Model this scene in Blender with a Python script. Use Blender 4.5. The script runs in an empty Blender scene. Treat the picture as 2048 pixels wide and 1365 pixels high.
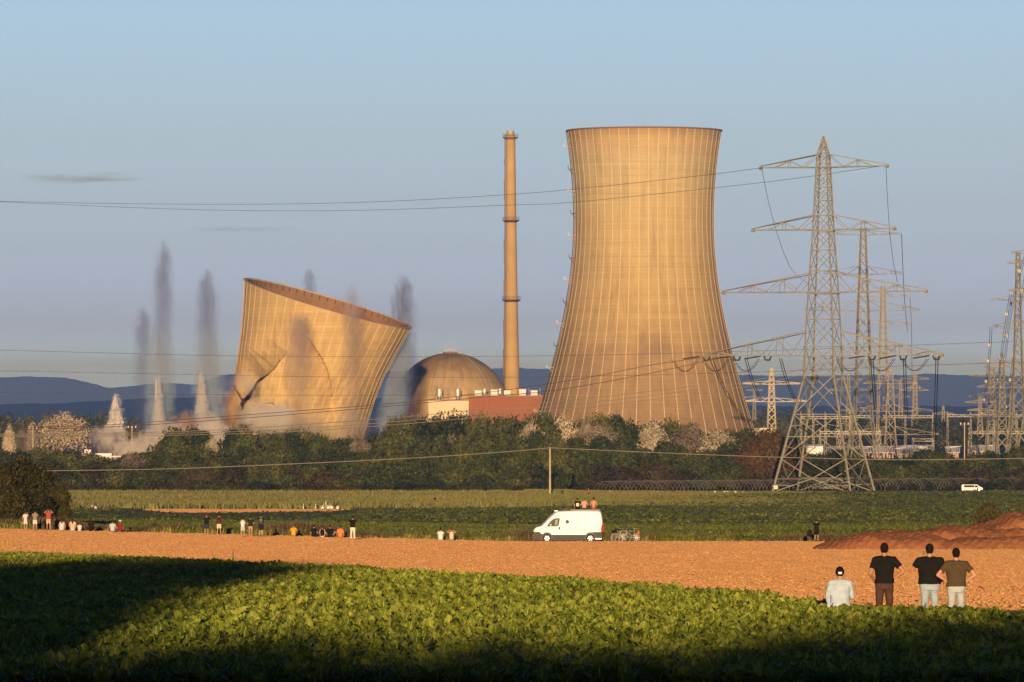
import bpy, bmesh, math, random
import numpy as np
from mathutils import Vector, Matrix, noise as mnoise

# ------------------------------------------------------------------ camera, sky, sun, exposure
SC = bpy.context.scene
COL = SC.collection
F = 11093.0            # focal length in pixels of the 2048-wide photograph
HOR = 820.0            # row of the true horizon
SUN_EL, SUN_AZ = 4.5, 0.9

cam_d = bpy.data.cameras.new("camera")
cam = bpy.data.objects.new("camera", cam_d)
COL.objects.link(cam)
cam.location = (0, 0, 0)
cam.rotation_euler = (math.radians(90), 0, 0)
cam_d.sensor_width = 36.0
cam_d.lens = 36.0 * F / 2048.0
cam_d.shift_y = 137.5 / 2048.0
cam_d.clip_start = 1.0
cam_d.clip_end = 80000.0
SC.camera = cam

world = bpy.data.worlds.new("World")
SC.world = world
world.use_nodes = True
wn, wl = world.node_tree.nodes, world.node_tree.links
wn.clear()
w_out = wn.new("ShaderNodeOutputWorld")
w_bg = wn.new("ShaderNodeBackground")
w_bg.inputs["Strength"].default_value = 0.15
w_sky = wn.new("ShaderNodeTexSky")
w_sky.sky_type = 'NISHITA'
w_sky.sun_disc = False
w_sky.sun_elevation = math.radians(SUN_EL)
w_sky.sun_rotation = math.radians(180 + SUN_AZ)
w_sky.air_density = 1.0
w_sky.dust_density = 1.0
w_sky.ozone_density = 1.5
# dusk band low over the horizon: the sky greys towards lavender in the lowest degrees
w_tc = wn.new("ShaderNodeTexCoord")
w_sep = wn.new("ShaderNodeSeparateXYZ")
w_ramp = wn.new("ShaderNodeValToRGB")
w_mr = wn.new("ShaderNodeMapRange")
w_mr.inputs["From Min"].default_value = 0.0
w_mr.inputs["From Max"].default_value = 0.25
w_mul = wn.new("ShaderNodeMix")
w_mul.data_type = 'RGBA'
w_mul.blend_type = 'MULTIPLY'
w_mul.inputs[0].default_value = 1.0
cr = w_ramp.color_ramp
SKY_STOPS = [(0.0, (2.8, 8.4, 58.0)), (.03, (1.9, 5.1, 33.0)), (.06, (1.17, 2.35, 13.4)), (.079, (1.04, 1.92, 10.0)), (.115, (.89, 1.50, 6.2)), (.15, (.81, 1.27, 4.3)), (.20, (.785, 1.13, 3.1)), (.288, (.775, 1.06, 2.46)), (.5, (.62, .86, 2.0)), (1.0, (.20, .32, .80))]
HAZE_D = 8.5e-5
cr.elements[0].position = SKY_STOPS[0][0]
cr.elements[0].color = (*[v / 60 for v in SKY_STOPS[0][1]], 1)
cr.elements[1].position = SKY_STOPS[-1][0]
cr.elements[1].color = (*[v / 60 for v in SKY_STOPS[-1][1]], 1)
for p_, c_ in SKY_STOPS[1:-1]:
    e_ = cr.elements.new(p_)
    e_.color = (*[v / 60 for v in c_], 1)
wl.new(w_tc.outputs["Generated"], w_sep.inputs[0])
wl.new(w_sep.outputs["Z"], w_mr.inputs["Value"])
wl.new(w_mr.outputs[0], w_ramp.inputs[0])
wl.new(w_sky.outputs[0], w_mul.inputs[6])
wl.new(w_ramp.outputs[0], w_mul.inputs[7])
w_x4 = wn.new("ShaderNodeVectorMath"); w_x4.operation = "SCALE"; w_x4.inputs["Scale"].default_value = 4.0
wl.new(w_mul.outputs[2], w_x4.inputs[0])
w_az = wn.new("ShaderNodeMapRange"); w_az.inputs["From Min"].default_value = -.1; w_az.inputs["From Max"].default_value = .8; w_az.inputs["To Min"].default_value = 3.0; w_az.inputs["To Max"].default_value = 60.0
wl.new(w_sep.outputs["Y"], w_az.inputs["Value"]); wl.new(w_az.outputs[0], w_x4.inputs["Scale"])
wl.new(w_x4.outputs[0], w_bg.inputs["Color"])
wl.new(w_bg.outputs[0], w_out.inputs["Surface"])

sun_d = bpy.data.lights.new("sun", 'SUN')
sun = bpy.data.objects.new("sun", sun_d)
COL.objects.link(sun)
sun_d.energy = 4.7
sun_d.angle = math.radians(0.5)
sun_d.color = (1.0, 0.70, 0.41)
_dir = Vector((math.sin(math.radians(SUN_AZ)), math.cos(math.radians(SUN_AZ)), -math.tan(math.radians(SUN_EL))))
sun.rotation_euler = _dir.to_track_quat('-Z', 'Y').to_euler()

SC.view_settings.view_transform = 'Standard'
SC.view_settings.look = 'None'
SC.view_settings.gamma = 1.0
SC.view_settings.exposure = 0.32
SC.view_settings.use_curve_mapping = False
SC.cycles.use_denoising = True
SC.cycles.max_bounces = 6
SC.cycles.diffuse_bounces = 2
SC.cycles.glossy_bounces = 2
SC.cycles.transmission_bounces = 4
SC.cycles.transparent_max_bounces = 12
SC.cycles.volume_bounces = 4
SC.cycles.volume_max_steps = 128
SC.cycles.volume_step_rate = 1.0

# ------------------------------------------------------------------ helpers
RND = random.Random(7)
def P(px, py, d):
    """the point seen at pixel (px, py) of the photograph, d metres out"""
    return Vector(((px - 1024.0) * d / F, d, (HOR - py) * d / F))

def tag(o, label=None, cat=None, group=None, kind=None):
    if label: o['label'] = label
    if cat: o['category'] = cat
    if group: o['group'] = group
    if kind: o['kind'] = kind
    return o

def empty(name, loc=(0, 0, 0), rz=0.0, label=None, cat=None, group=None):
    o = bpy.data.objects.new(name, None)
    o.empty_display_size = 0.2
    COL.objects.link(o)
    o.location = loc
    o.rotation_euler = (0, 0, rz)
    return tag(o, label, cat, group)

def place(name, me, parent=None, loc=None, mat=None):
    o = bpy.data.objects.new(name, me)
    COL.objects.link(o)
    if parent is not None: o.parent = parent
    if loc is not None: o.location = loc
    if mat is not None and not me.materials: me.materials.append(mat)
    return o

def kids(o):
    return [c for c in bpy.data.objects if c.parent is o]

def copy_tree(o, parent=None, kidmap=None):
    c = o.copy()
    COL.objects.link(c)
    if parent is not None: c.parent = parent
    for ch in kids(o): copy_tree(ch, c)
    return c

def make_mesh(name, verts, faces, mat=None, smooth=False):
    me = bpy.data.meshes.new(name)
    me.from_pydata([tuple(v) for v in verts], [], faces)
    me.update()
    if mat is not None: me.materials.append(mat)
    if smooth: me.polygons.foreach_set('use_smooth', [True] * len(me.polygons))
    return me

def fast_mesh(name, V, Q, mat=None, smooth=False):
    """numpy arrays: V (n,3), Q (m,4)"""
    me = bpy.data.meshes.new(name)
    V = np.ascontiguousarray(V, dtype=np.float32); Q = np.ascontiguousarray(Q, dtype=np.int32)
    k = Q.shape[1]
    me.vertices.add(len(V)); me.vertices.foreach_set('co', V.ravel())
    me.loops.add(Q.size); me.loops.foreach_set('vertex_index', Q.ravel())
    me.polygons.add(len(Q))
    me.polygons.foreach_set('loop_start', np.arange(0, Q.size, k, dtype=np.int32))
    me.polygons.foreach_set('loop_total', np.full(len(Q), k, dtype=np.int32))
    if smooth: me.polygons.foreach_set('use_smooth', np.ones(len(Q), dtype=bool))
    me.update(calc_edges=True)
    if mat is not None: me.materials.append(mat)
    return me

class MB:
    def __init__(self): self.v = []; self.f = []
    def add(self, vs, fs):
        n = len(self.v); self.v += [Vector(v) for v in vs]; self.f += [tuple(i + n for i in f) for f in fs]
        return self
    def rings(self, rr, caps=True, closed=False):
        n = len(rr[0]); vs = [p for r in rr for p in r]; fs = []
        m = len(rr)
        for i in range(m if closed else m - 1):
            a, b = i * n, ((i + 1) % m) * n
            for j in range(n):
                k = (j + 1) % n
                fs.append((a + j, a + k, b + k, b + j))
        if caps and not closed:
            fs.append(tuple(reversed(range(n)))); fs.append(tuple((m - 1) * n + j for j in range(n)))
        return self.add(vs, fs)
    def frame(self, p, q):
        d = (Vector(q) - Vector(p)); L = d.length or 1e-9; d = d / L
        u = d.cross(Vector((0, 0, 1)))
        if u.length < 1e-3: u = d.cross(Vector((0, 1, 0)))
        u.normalize(); w = u.cross(d).normalized()
        return d, u, w, L
    def tube(self, p, q, r1, r2=None, n=4, caps=True):
        r2 = r1 if r2 is None else r2
        p, q = Vector(p), Vector(q)
        d, u, w, L = self.frame(p, q); ph = math.pi / n if n == 4 else 0
        R = []
        for c, r in ((p, r1), (q, r2)):
            R.append([c + (u * math.cos(2 * math.pi * i / n + ph) + w * math.sin(2 * math.pi * i / n + ph)) * r for i in range(n)])
        return self.rings(R, caps)
    def path(self, pts, r, n=4, closed=False):
        pts = [Vector(p) for p in pts]; R = []
        rs = r if isinstance(r, (list, tuple)) else [r] * len(pts)
        m = len(pts)
        for i, c in enumerate(pts):
            a = pts[(i - 1) % m] if (closed or i > 0) else c
            b = pts[(i + 1) % m] if (closed or i < m - 1) else c
            d, u, w, L = self.frame(a, b)
            R.append([c + (u * math.cos(2 * math.pi * j / n) + w * math.sin(2 * math.pi * j / n)) * rs[i] for j in range(n)])
        return self.rings(R, True, closed)
    def capsule(self, p, q, r1, r2, n=12):
        p, q = Vector(p), Vector(q)
        d, u, w, L = self.frame(p, q); R = []
        st = [(-.98, .15), (-.8, .6), (-.45, .89), (0, 1)]
        for t, k in st: R.append((p + d * (t * r1), k * r1))
        for t, k in reversed(st): R.append((q - d * (t * r2), k * r2))
        return self.rings([[c + (u * math.cos(2 * math.pi * i / n) + w * math.sin(2 * math.pi * i / n)) * r for i in range(n)] for c, r in R])
    def ell(self, c, rx, ry, rz, n=14, m=9, tilt=0.0):
        c = Vector(c); R = []; M = Matrix.Rotation(tilt, 3, 'X')
        for i in range(m):
            a = math.pi * (i + .12) / (m - .76)
            R.append([c + M @ Vector((rx * math.sin(a) * math.cos(2 * math.pi * j / n), ry * math.sin(a) * math.sin(2 * math.pi * j / n), -rz * math.cos(a))) for j in range(n)])
        return self.rings(R)
    def loft(self, rg, n=18):
        R = []
        for (cx, cy, cz, rx, ry) in rg:
            R.append([Vector((cx + rx * math.cos(2 * math.pi * j / n), cy + ry * math.sin(2 * math.pi * j / n), cz)) for j in range(n)])
        return self.rings(R)
    def box(self, c, s, rz=0.0):
        M = Matrix.Rotation(rz, 3, 'Z'); c = Vector(c)
        vs = [c + M @ Vector((x * s[0] / 2, y * s[1] / 2, z * s[2] / 2)) for x in (-1, 1) for y in (-1, 1) for z in (-1, 1)]
        return self.add(vs, [(0, 1, 3, 2), (4, 6, 7, 5), (0, 4, 5, 1), (2, 3, 7, 6), (0, 2, 6, 4), (1, 5, 7, 3)])
    def lathe(self, prof, n=48, caps=True, c=(0, 0, 0)):
        R = [[Vector((c[0] + r * math.cos(2 * math.pi * j / n), c[1] + r * math.sin(2 * math.pi * j / n), c[2] + z)) for j in range(n)] for r, z in prof]
        return self.rings(R, caps)
    def mesh(self, name, mat=None, smooth=False): return make_mesh(name, self.v, self.f, mat, smooth)
    def build(self, name, mat=None, parent=None, loc=None, smooth=False):
        return place(name, self.mesh(name, mat, smooth), parent, loc)

# ------------------------------------------------------------------ terrain
_GY = [-600, 0, 82, 120, 435, 700, 1000, 1100, 1370, 60000]
_GZ = [3.0, -2.5, -4.0, -4.7, -10.35, -14.5, -18.0, -19.0, -20.0, -20.0]
def G(x, y):
    x = np.asarray(x, dtype=float); y = np.asarray(y, dtype=float)
    w = np.interp(y, [200, 435, 600, 900], [0, 1, .5, 0])
    return np.interp(y, _GY, _GZ) + 0.025 * np.clip(-x, 0, 40) * w
def g(x, y): return float(G(x, y))
def hit(px, py, up=0.0):
    """distance at which the ray through a pixel meets the terrain raised by up"""
    lo, hi = 60.0, 3000.0
    u = (px - 1024) / F; v = (HOR - py) / F
    dd = np.linspace(lo, hi, 12000); k = v * dd - (G(u * dd, dd) + up)
    i = np.argmax(k <= 0)
    return float(dd[i])

# ------------------------------------------------------------------ materials
def mat_new(name):
    m = bpy.data.materials.new(name); m.use_nodes = True
    nt = m.node_tree; nt.nodes.clear()
    out = nt.nodes.new("ShaderNodeOutputMaterial")
    return m, nt, out
def N(nt, typ, **kw):
    n = nt.nodes.new(typ)
    for k, v in kw.items():
        if hasattr(n, k) and k not in n.inputs.keys(): setattr(n, k, v)
        else: n.inputs[k].default_value = v
    return n
def coords(nt, which='Object', scale=(1, 1, 1)):
    tc = nt.nodes.new("ShaderNodeTexCoord"); mp = nt.nodes.new("ShaderNodeMapping")
    mp.inputs['Scale'].default_value = scale
    nt.links.new(tc.outputs[which], mp.inputs['Vector'])
    return mp.outputs[0]
def noise(nt, vec, scale=1.0, detail=3.0, rough=.55, dist=0.0):
    n = nt.nodes.new("ShaderNodeTexNoise"); n.inputs['Scale'].default_value = scale
    n.inputs['Detail'].default_value = detail; n.inputs['Roughness'].default_value = rough
    n.inputs['Distortion'].default_value = dist
    if vec is not None: nt.links.new(vec, n.inputs['Vector'])
    return n.outputs['Fac']
def ramp(nt, fac, stops, interp='LINEAR'):
    r = nt.nodes.new("ShaderNodeValToRGB"); r.color_ramp.interpolation = interp
    while len(r.color_ramp.elements) < len(stops): r.color_ramp.elements.new(.5)
    for e, (p, c) in zip(r.color_ramp.elements, stops):
        e.position = p; e.color = (*c, 1) if len(c) == 3 else c
    nt.links.new(fac, r.inputs[0])
    return r.outputs[0]
def mixc(nt, fac, a, b, mode='MIX'):
    m = nt.nodes.new("ShaderNodeMix"); m.data_type = 'RGBA'; m.blend_type = mode
    for i, v in ((0, fac), (6, a), (7, b)):
        if hasattr(v, 'links') or isinstance(v, bpy.types.NodeSocket): nt.links.new(v, m.inputs[i])
        elif i == 0: m.inputs[0].default_value = v
        else: m.inputs[i].default_value = (*v, 1)
    return m.outputs[2]
def mathn(nt, op, a, b=None, clamp=False):
    m = nt.nodes.new("ShaderNodeMath"); m.operation = op; m.use_clamp = clamp
    for i, v in enumerate((a, b)):
        if v is None: continue
        if isinstance(v, bpy.types.NodeSocket): nt.links.new(v, m.inputs[i])
        else: m.inputs[i].default_value = v
    return m.outputs[0]
def principled(nt, out, color, rough=.8, metal=0.0, spec=.3, bump=None, bstr=.3, bdist=.05):
    p = nt.nodes.new("ShaderNodeBsdfPrincipled")
    if isinstance(color, bpy.types.NodeSocket): nt.links.new(color, p.inputs['Base Color'])
    else: p.inputs['Base Color'].default_value = (*color, 1)
    p.inputs['Roughness'].default_value = rough; p.inputs['Metallic'].default_value = metal
    p.inputs['Specular IOR Level'].default_value = spec
    if bump is not None:
        b = nt.nodes.new("ShaderNodeBump"); b.inputs['Strength'].default_value = bstr; b.inputs['Distance'].default_value = bdist
        nt.links.new(bump, b.inputs['Height']); nt.links.new(b.outputs[0], p.inputs['Normal'])
    nt.links.new(p.outputs[0], out.inputs['Surface'])
    return p
_mc = {}
def plain(name, c, rough=.8, metal=0.0, spec=.3, var=.18, scale=6.0):
    """a small procedural material: one colour broken up by noise"""
    if name in _mc: return _mc[name]
    m, nt, out = mat_new(name)
    n = noise(nt, coords(nt, 'Object'), scale, 4)
    col = ramp(nt, n, [(.3, tuple(x * (1 - var) for x in c)), (.7, tuple(min(1, x * (1 + var)) for x in c))])
    principled(nt, out, col, rough, metal, spec, n, .15, .01)
    _mc[name] = m
    return m

def leaf_material(name, dark, mid, light, transl=.25, scale=.35, rough=.6, spec=.25):
    """foliage: colour varies leaf clump by leaf clump and plant by plant"""
    m, nt, out = mat_new(name)
    v = coords(nt, 'Object')
    n = noise(nt, v, scale, 3, .65)
    oi = nt.nodes.new("ShaderNodeObjectInfo")
    s = mathn(nt, 'ADD', n, mathn(nt, 'MULTIPLY', mathn(nt, 'SUBTRACT', oi.outputs['Random'], .5), .28))
    col = ramp(nt, s, [(.3, dark), (.5, mid), (.72, light)])
    p = nt.nodes.new("ShaderNodeBsdfPrincipled"); p.inputs['Roughness'].default_value = rough
    p.inputs['Specular IOR Level'].default_value = spec
    t = nt.nodes.new("ShaderNodeBsdfTranslucent"); mx = nt.nodes.new("ShaderNodeMixShader"); mx.inputs[0].default_value = transl
    nt.links.new(col, p.inputs['Base Color']); nt.links.new(col, t.inputs['Color'])
    nt.links.new(p.outputs[0], mx.inputs[1]); nt.links.new(t.outputs[0], mx.inputs[2]); nt.links.new(mx.outputs[0], out.inputs['Surface'])
    return m

def W(c): return (c[0], c[1] * .92, c[2] * .76)
# field surfaces
def m_soil(name, c1, c2, c3, sx=1.0):
    c1, c2, c3 = W(c1), W(c2), W(c3)
    m, nt, out = mat_new(name)
    v = coords(nt, 'Object', (1, .35, 1))
    n1 = noise(nt, v, .09, 4, .6); n2 = noise(nt, v, 3.0 * sx, 6, .75)
    base = ramp(nt, n1, [(.3, c1), (.6, c2), (.8, c1)])
    col = mixc(nt, ramp(nt, n2, [(.52, (0, 0, 0)), (.72, (1, 1, 1))]), base, c3)
    dk = noise(nt, coords(nt, 'Object', (1, .25, 1)), 1.1, 4, .7)
    col = mixc(nt, ramp(nt, dk, [(.3, (.45, .45, .45)), (.45, (0, 0, 0))]), col, tuple(x * .6 for x in c1))
    principled(nt, out, col, .95, 0, .1, n2, 1.0, .12)
    return m
M_ground = m_soil("meadow_ground", (.055, .06, .022), (.07, .075, .03), (.11, .095, .05))
M_soil = m_soil("bare_soil", (.54, .29, .13), (.58, .32, .15), (.64, .40, .21))
M_mound = m_soil("mound_earth", (.42, .19, .105), (.47, .215, .12), (.58, .29, .17), .8)
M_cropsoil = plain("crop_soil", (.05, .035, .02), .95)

M_concrete = None
def m_concrete(name, stain=True, z0=8.0, z1=141.0):
    m, nt, out = mat_new(name)
    tc = nt.nodes.new("ShaderNodeTexCoord")
    sep = nt.nodes.new("ShaderNodeSeparateXYZ"); nt.links.new(tc.outputs['Object'], sep.inputs[0])
    z = sep.outputs['Z']
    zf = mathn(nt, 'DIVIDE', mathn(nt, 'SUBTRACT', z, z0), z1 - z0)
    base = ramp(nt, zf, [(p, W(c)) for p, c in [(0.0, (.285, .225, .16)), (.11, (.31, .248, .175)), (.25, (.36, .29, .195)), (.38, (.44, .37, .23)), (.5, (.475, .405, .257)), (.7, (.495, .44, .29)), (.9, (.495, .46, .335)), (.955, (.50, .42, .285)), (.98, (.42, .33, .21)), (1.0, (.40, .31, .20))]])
    if not stain: base = ramp(nt, zf, [(p, W(c)) for p, c in [(0, (.55, .45, .25)), (.5, (.57, .47, .275)), (1, (.50, .41, .25))]])
    # vertical streaks and horizontal lifts
    mp = nt.nodes.new("ShaderNodeMapping"); mp.inputs['Scale'].default_value = (.35, .35, .03); nt.links.new(tc.outputs['Object'], mp.inputs[0])
    st = noise(nt, mp.outputs[0], 1.0, 5, .65)
    mp2 = nt.nodes.new("ShaderNodeMapping"); mp2.inputs['Scale'].default_value = (.012, .012, .5); nt.links.new(tc.outputs['Object'], mp2.inputs[0])
    ba = noise(nt, mp2.outputs[0], 1.2, 4, .8)
    lift = mathn(nt, 'FRACT', mathn(nt, 'DIVIDE', z, 1.5))
    lf = ramp(nt, lift, [(0, (.80, .80, .80)), (.14, (1, 1, 1)), (.9, (1, 1, 1)), (1, (.84, .84, .84))])
    col = mixc(nt, 1.0, base, ramp(nt, st, [(.28, (.76, .74, .72)), (.5, (1, 1, 1)), (.75, (1.12, 1.12, 1.1))]), 'MULTIPLY')
    col = mixc(nt, 1.0, col, ramp(nt, ba, [(.3, (.86, .85, .84)), (.55, (1, 1, 1)), (.75, (1.1, 1.1, 1.1))]), 'MULTIPLY')
    col = mixc(nt, .8, col, lf, 'MULTIPLY')
    if stain:
        sp = noise(nt, coords(nt, 'Object', (.05, .05, .035)), 1.0, 4, .6)
        zz = ramp(nt, zf, [(.12, (0, 0, 0)), (.28, (1, 1, 1)), (.40, (0, 0, 0))])
        fac = mixc(nt, 1.0, ramp(nt, sp, [(.5, (0, 0, 0)), (.66, (.7, .7, .7))]), zz, 'MULTIPLY')
        col = mixc(nt, fac, col, (.22, .16, .125))
        wh = noise(nt, coords(nt, 'Object', (.35, .35, .05)), 1.0, 2, .5)
        zz2 = ramp(nt, zf, [(.5, (0, 0, 0)), (.68, (1, 1, 1)), (.8, (0, 0, 0))])
        col = mixc(nt, mixc(nt, 1.0, ramp(nt, wh, [(.72, (0, 0, 0)), (.76, (.8, .8, .8))]), zz2, 'MULTIPLY'), col, (.62, .56, .45))
    principled(nt, out, col, .9, 0, .2, st, .2, .2)
    return m
# ------------------------------------------------------------------ the lie of the land
def grid_mesh(rows, us, name, mat, dz=0.0, relief=None):
    """rows of y; us(y) -> x positions at that row (same count for all)"""
    V = []
    for y in rows:
        x = np.array(us(y), dtype=float)
        z = G(x, np.full_like(x, y)) + dz
        if relief: z = z + relief(x, y)
        V.append(np.stack([x, np.full_like(x, y), z], 1))
    V = np.concatenate(V); n = len(us(rows[0])); m = len(rows)
    i = np.arange(m - 1)[:, None] * n + np.arange(n - 1)[None, :]
    Q = np.stack([i, i + 1, i + n + 1, i + n], -1).reshape(-1, 4)
    return fast_mesh(name, V, Q, mat, True)
rows_all = sorted(set(list(np.arange(-600, 0, 30)) + list(np.arange(0, 1400, 6)) + [82, 435, 1000, 1100, 1370] + list(np.arange(1400, 4000, 200)) + list(np.arange(4000, 56001, 4000))))
def us_all(y):
    h = 260 + max(0, y) * .30
    return np.concatenate([np.linspace(-h, -41, 12), np.linspace(-40, 40, 41), np.linspace(41, h, 12)])
tag(place("ground", grid_mesh(rows_all, us_all, "ground", M_ground, -.06)), kind='structure')

# near edge of the bare field, from the line where the beet tops end
_pe = [(-500, 1083), (0, 1104), (250, 1113), (500, 1126), (700, 1134), (1024, 1152), (1300, 1169), (1500, 1186), (1700, 1210), (2048, 1227), (2500, 1240)]
_ex, _ed = [], []
for px_, py_ in _pe:
    d_ = hit(px_, py_, .42); _ex.append((px_ - 1024) / F * d_); _ed.append(d_)
def crop_edge(x): return np.interp(x, _ex, _ed)
def edge_end(x):  # far edge of the bare field, at the verge
    return 433 + 2.5 * np.sin(np.asarray(x) * .21)
rows_soil = sorted(set(list(np.arange(60, 445, 3)) + [82, 120, 435]))
tag(place("soil_field", grid_mesh(rows_soil, lambda y: np.concatenate([np.linspace(-90, -41, 8), np.linspace(-40, 40, 81), np.linspace(41, 90, 8)]), "soil_field", M_soil, 0.0)), kind='structure')
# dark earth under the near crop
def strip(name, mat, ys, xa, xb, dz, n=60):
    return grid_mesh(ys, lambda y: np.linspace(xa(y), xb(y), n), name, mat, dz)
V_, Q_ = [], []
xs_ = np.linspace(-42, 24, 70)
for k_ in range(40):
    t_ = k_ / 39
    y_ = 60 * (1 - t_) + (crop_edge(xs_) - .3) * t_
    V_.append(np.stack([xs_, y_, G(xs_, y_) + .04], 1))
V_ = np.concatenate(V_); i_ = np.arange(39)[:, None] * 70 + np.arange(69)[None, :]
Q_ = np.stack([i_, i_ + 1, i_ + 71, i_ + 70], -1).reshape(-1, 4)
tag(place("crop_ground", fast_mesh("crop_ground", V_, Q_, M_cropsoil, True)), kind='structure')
# the narrow bare strip across the far field, and the farm track behind it
M_soil2 = m_soil("far_soil", (.36, .21, .10), (.40, .24, .12), (.5, .34, .18), .5)
d1, d2 = hit(480, 1030), hit(480, 1020)
_a = Vector((hit(235, 1023) * (235 - 1024) / F, hit(235, 1023), 0))
V_, n_ = [], 50
for k_ in range(10):
    t_ = k_ / 9
    xs2 = np.linspace(_a.x + t_ * 3, (705 - 1024) / F * d2, n_)
    u_ = np.linspace(0, 1, n_)
    lo_ = d2 - (d2 - d1) * np.clip(np.sin(np.clip(u_ * 3.2, 0, math.pi / 2)), 0, 1) * (1 - .55 * u_)
    y_ = lo_ + (d2 + 6 - lo_) * t_
    V_.append(np.stack([xs2, y_, G(xs2, y_) + .03], 1))
V_ = np.concatenate(V_); i_ = np.arange(9)[:, None] * n_ + np.arange(n_ - 1)[None, :]
STRIP = (_a.x, (705 - 1024) / F * d2, d1, d2)
tag(place("far_soil_strip", fast_mesh("far_soil_strip", V_, np.stack([i_, i_ + 1, i_ + n_ + 1, i_ + n_], -1).reshape(-1, 4), M_soil2, True)), kind='structure')
M_track = plain("track_gravel", (.28, .24, .18), .95)
tag(place("farm_track", strip("farm_track", M_track, np.arange(d2 + 9, d2 + 13.1, 1), lambda y: -110, lambda y: -8, .03, 80)), kind='structure')
tag(place("field_path", strip("field_path", plain("path_dust", (.42, .34, .24), .95), np.arange(1292, 1297, 1), lambda y: -8, lambda y: 9, .05, 20)), kind='structure')

# ------------------------------------------------------------------ hills
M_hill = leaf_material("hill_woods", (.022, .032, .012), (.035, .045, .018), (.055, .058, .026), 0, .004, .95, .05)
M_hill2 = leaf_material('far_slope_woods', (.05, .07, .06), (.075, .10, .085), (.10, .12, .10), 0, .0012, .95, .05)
def ridge(name, d, prof, depth, mat, amp=3.0, seed=1, n=500):
    r = np.random.RandomState(seed)
    px = np.linspace(prof[0][0], prof[-1][0], n)
    py = np.interp(px, [p[0] for p in prof], [p[1] for p in prof])
    x = (px - 1024) / F * d; zt = (HOR - py) / F * d
    small = np.zeros(n)
    for k in (7, 17, 40, 90, 160): small += np.sin(px / 2048 * k * 6.28 + r.rand() * 6) / k ** .6 * amp
    small += r.randn(n) * amp * .22
    prf = [(-1.0, 0.0), (-.75, .2), (-.5, .45), (-.3, .68), (-.12, .9), (0, 1.0), (.12, .93), (.5, .5), (1.0, 0.0)]
    V = []
    for t, h in prf:
        z = -20.5 + (zt + 20.5 + small * (h > .5)) * h + (small * .8 * math.sin(t * 9 + 1) * (0 < h < 1))
        V.append(np.stack([x * (1 + t * depth / d), np.full(n, d + t * depth), z], 1))
    V = np.concatenate(V); i = np.arange(len(prf) - 1)[:, None] * n + np.arange(n - 1)[None, :]
    Q = np.stack([i, i + 1, i + n + 1, i + n], -1).reshape(-1, 4)
    return tag(place(name, fast_mesh(name, V, Q, mat, True)), kind='structure')
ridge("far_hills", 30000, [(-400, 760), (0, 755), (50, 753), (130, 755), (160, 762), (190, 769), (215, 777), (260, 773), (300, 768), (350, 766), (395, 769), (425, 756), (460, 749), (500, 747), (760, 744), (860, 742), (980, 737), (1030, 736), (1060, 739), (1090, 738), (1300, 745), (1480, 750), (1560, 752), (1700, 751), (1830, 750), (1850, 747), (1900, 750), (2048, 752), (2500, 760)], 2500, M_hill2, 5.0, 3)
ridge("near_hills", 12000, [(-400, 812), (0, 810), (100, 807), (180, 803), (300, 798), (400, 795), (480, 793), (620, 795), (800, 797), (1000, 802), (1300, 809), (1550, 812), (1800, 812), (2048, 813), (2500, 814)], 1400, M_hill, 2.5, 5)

# ------------------------------------------------------------------ cooling tower
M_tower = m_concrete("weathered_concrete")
M_rib = plain("pale_rib_concrete", (.66, .55, .36), .85, 0, .2, .12, .4)
M_rim = plain("dark_rim_concrete", (.20, .13, .085), .9)
M_steel = plain("galvanised_steel", (.42, .41, .36), .55, .3, .5, .15, 3)
M_dsteel = plain("weathered_steel", (.12, .10, .075), .7, .2)
M_white = plain("white_paint", (.72, .73, .76), .5, 0, .4, .06, 1)
PPT = 4.62; DT = F / PPT
def rt(py): # radius in metres at photo row
    dy = py - 440.0
    k = .38 if dy < 0 else .406
    return math.sqrt(139.0 ** 2 + (k * dy) ** 2) / PPT
tz = lambda py: (HOR - py) / PPT
rows_t = list(np.linspace(262, 872, 62))
zbase = -20.0
tower = empty("cooling_tower", ((1288.5 - 1024) / PPT, DT, zbase), 0, "tall intact concrete cooling tower standing right of the slim chimney", "cooling tower")
prof = [(rt(p), tz(p) - zbase) for p in rows_t]
outer = [(r, z) for r, z in reversed(prof)]
inner = [(r - 1.1, z) for r, z in prof]
mb = MB(); n_ = 192
R_ = [[Vector((r * math.cos(2 * math.pi * j / n_), r * math.sin(2 * math.pi * j / n_), z)) for j in range(n_)] for r, z in outer + inner]
mb.rings(R_, False, True)
me = mb.mesh("tower_shell", None, True)
# material coordinates run from the camera's level, so shift by the base
M_tower.node_tree  # object z is measured from the ground here
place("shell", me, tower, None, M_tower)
mb = MB().lathe([(rt(262) + .02, tz(262) - zbase - .45), (rt(262) + .35, tz(262) - zbase - .4), (rt(262) + .4, tz(262) - zbase + .2), (rt(262) - .9, tz(262) - zbase + .25)], 144, False)
mb.build("rim_walkway", M_rim, tower)
rib0 = MB()
w_, o_ = .13, .12
R_ = []
for r, z in prof:
    R_.append([Vector((r - .05, -w_, z)), Vector((r + o_, -w_, z)), Vector((r + o_, w_, z)), Vector((r - .05, w_, z))])
rib0.rings(R_)
rib_me = rib0.mesh("rib", M_rib)
for k in range(48):
    o = place("rib", rib_me, tower); o.rotation_euler = (0, 0, math.radians(-90 + 2 + 7.5 * k))
col_me = MB()
zb_, rb_ = prof[-1][1], prof[-1][0]
for s in (-1, 1):
    a = s * .035; rg = rb_ + 3.2
    col_me.tube((rb_ - .5, 0, zb_ + .3), (rg * math.cos(a), rg * math.sin(a), -.2), .55, .6, 8)
col_mesh = col_me.mesh("support_column", M_rim)
for k in range(48):
    o = place("support_column", col_mesh, tower); o.rotation_euler = (0, 0, math.radians(7.5 * k))
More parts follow.
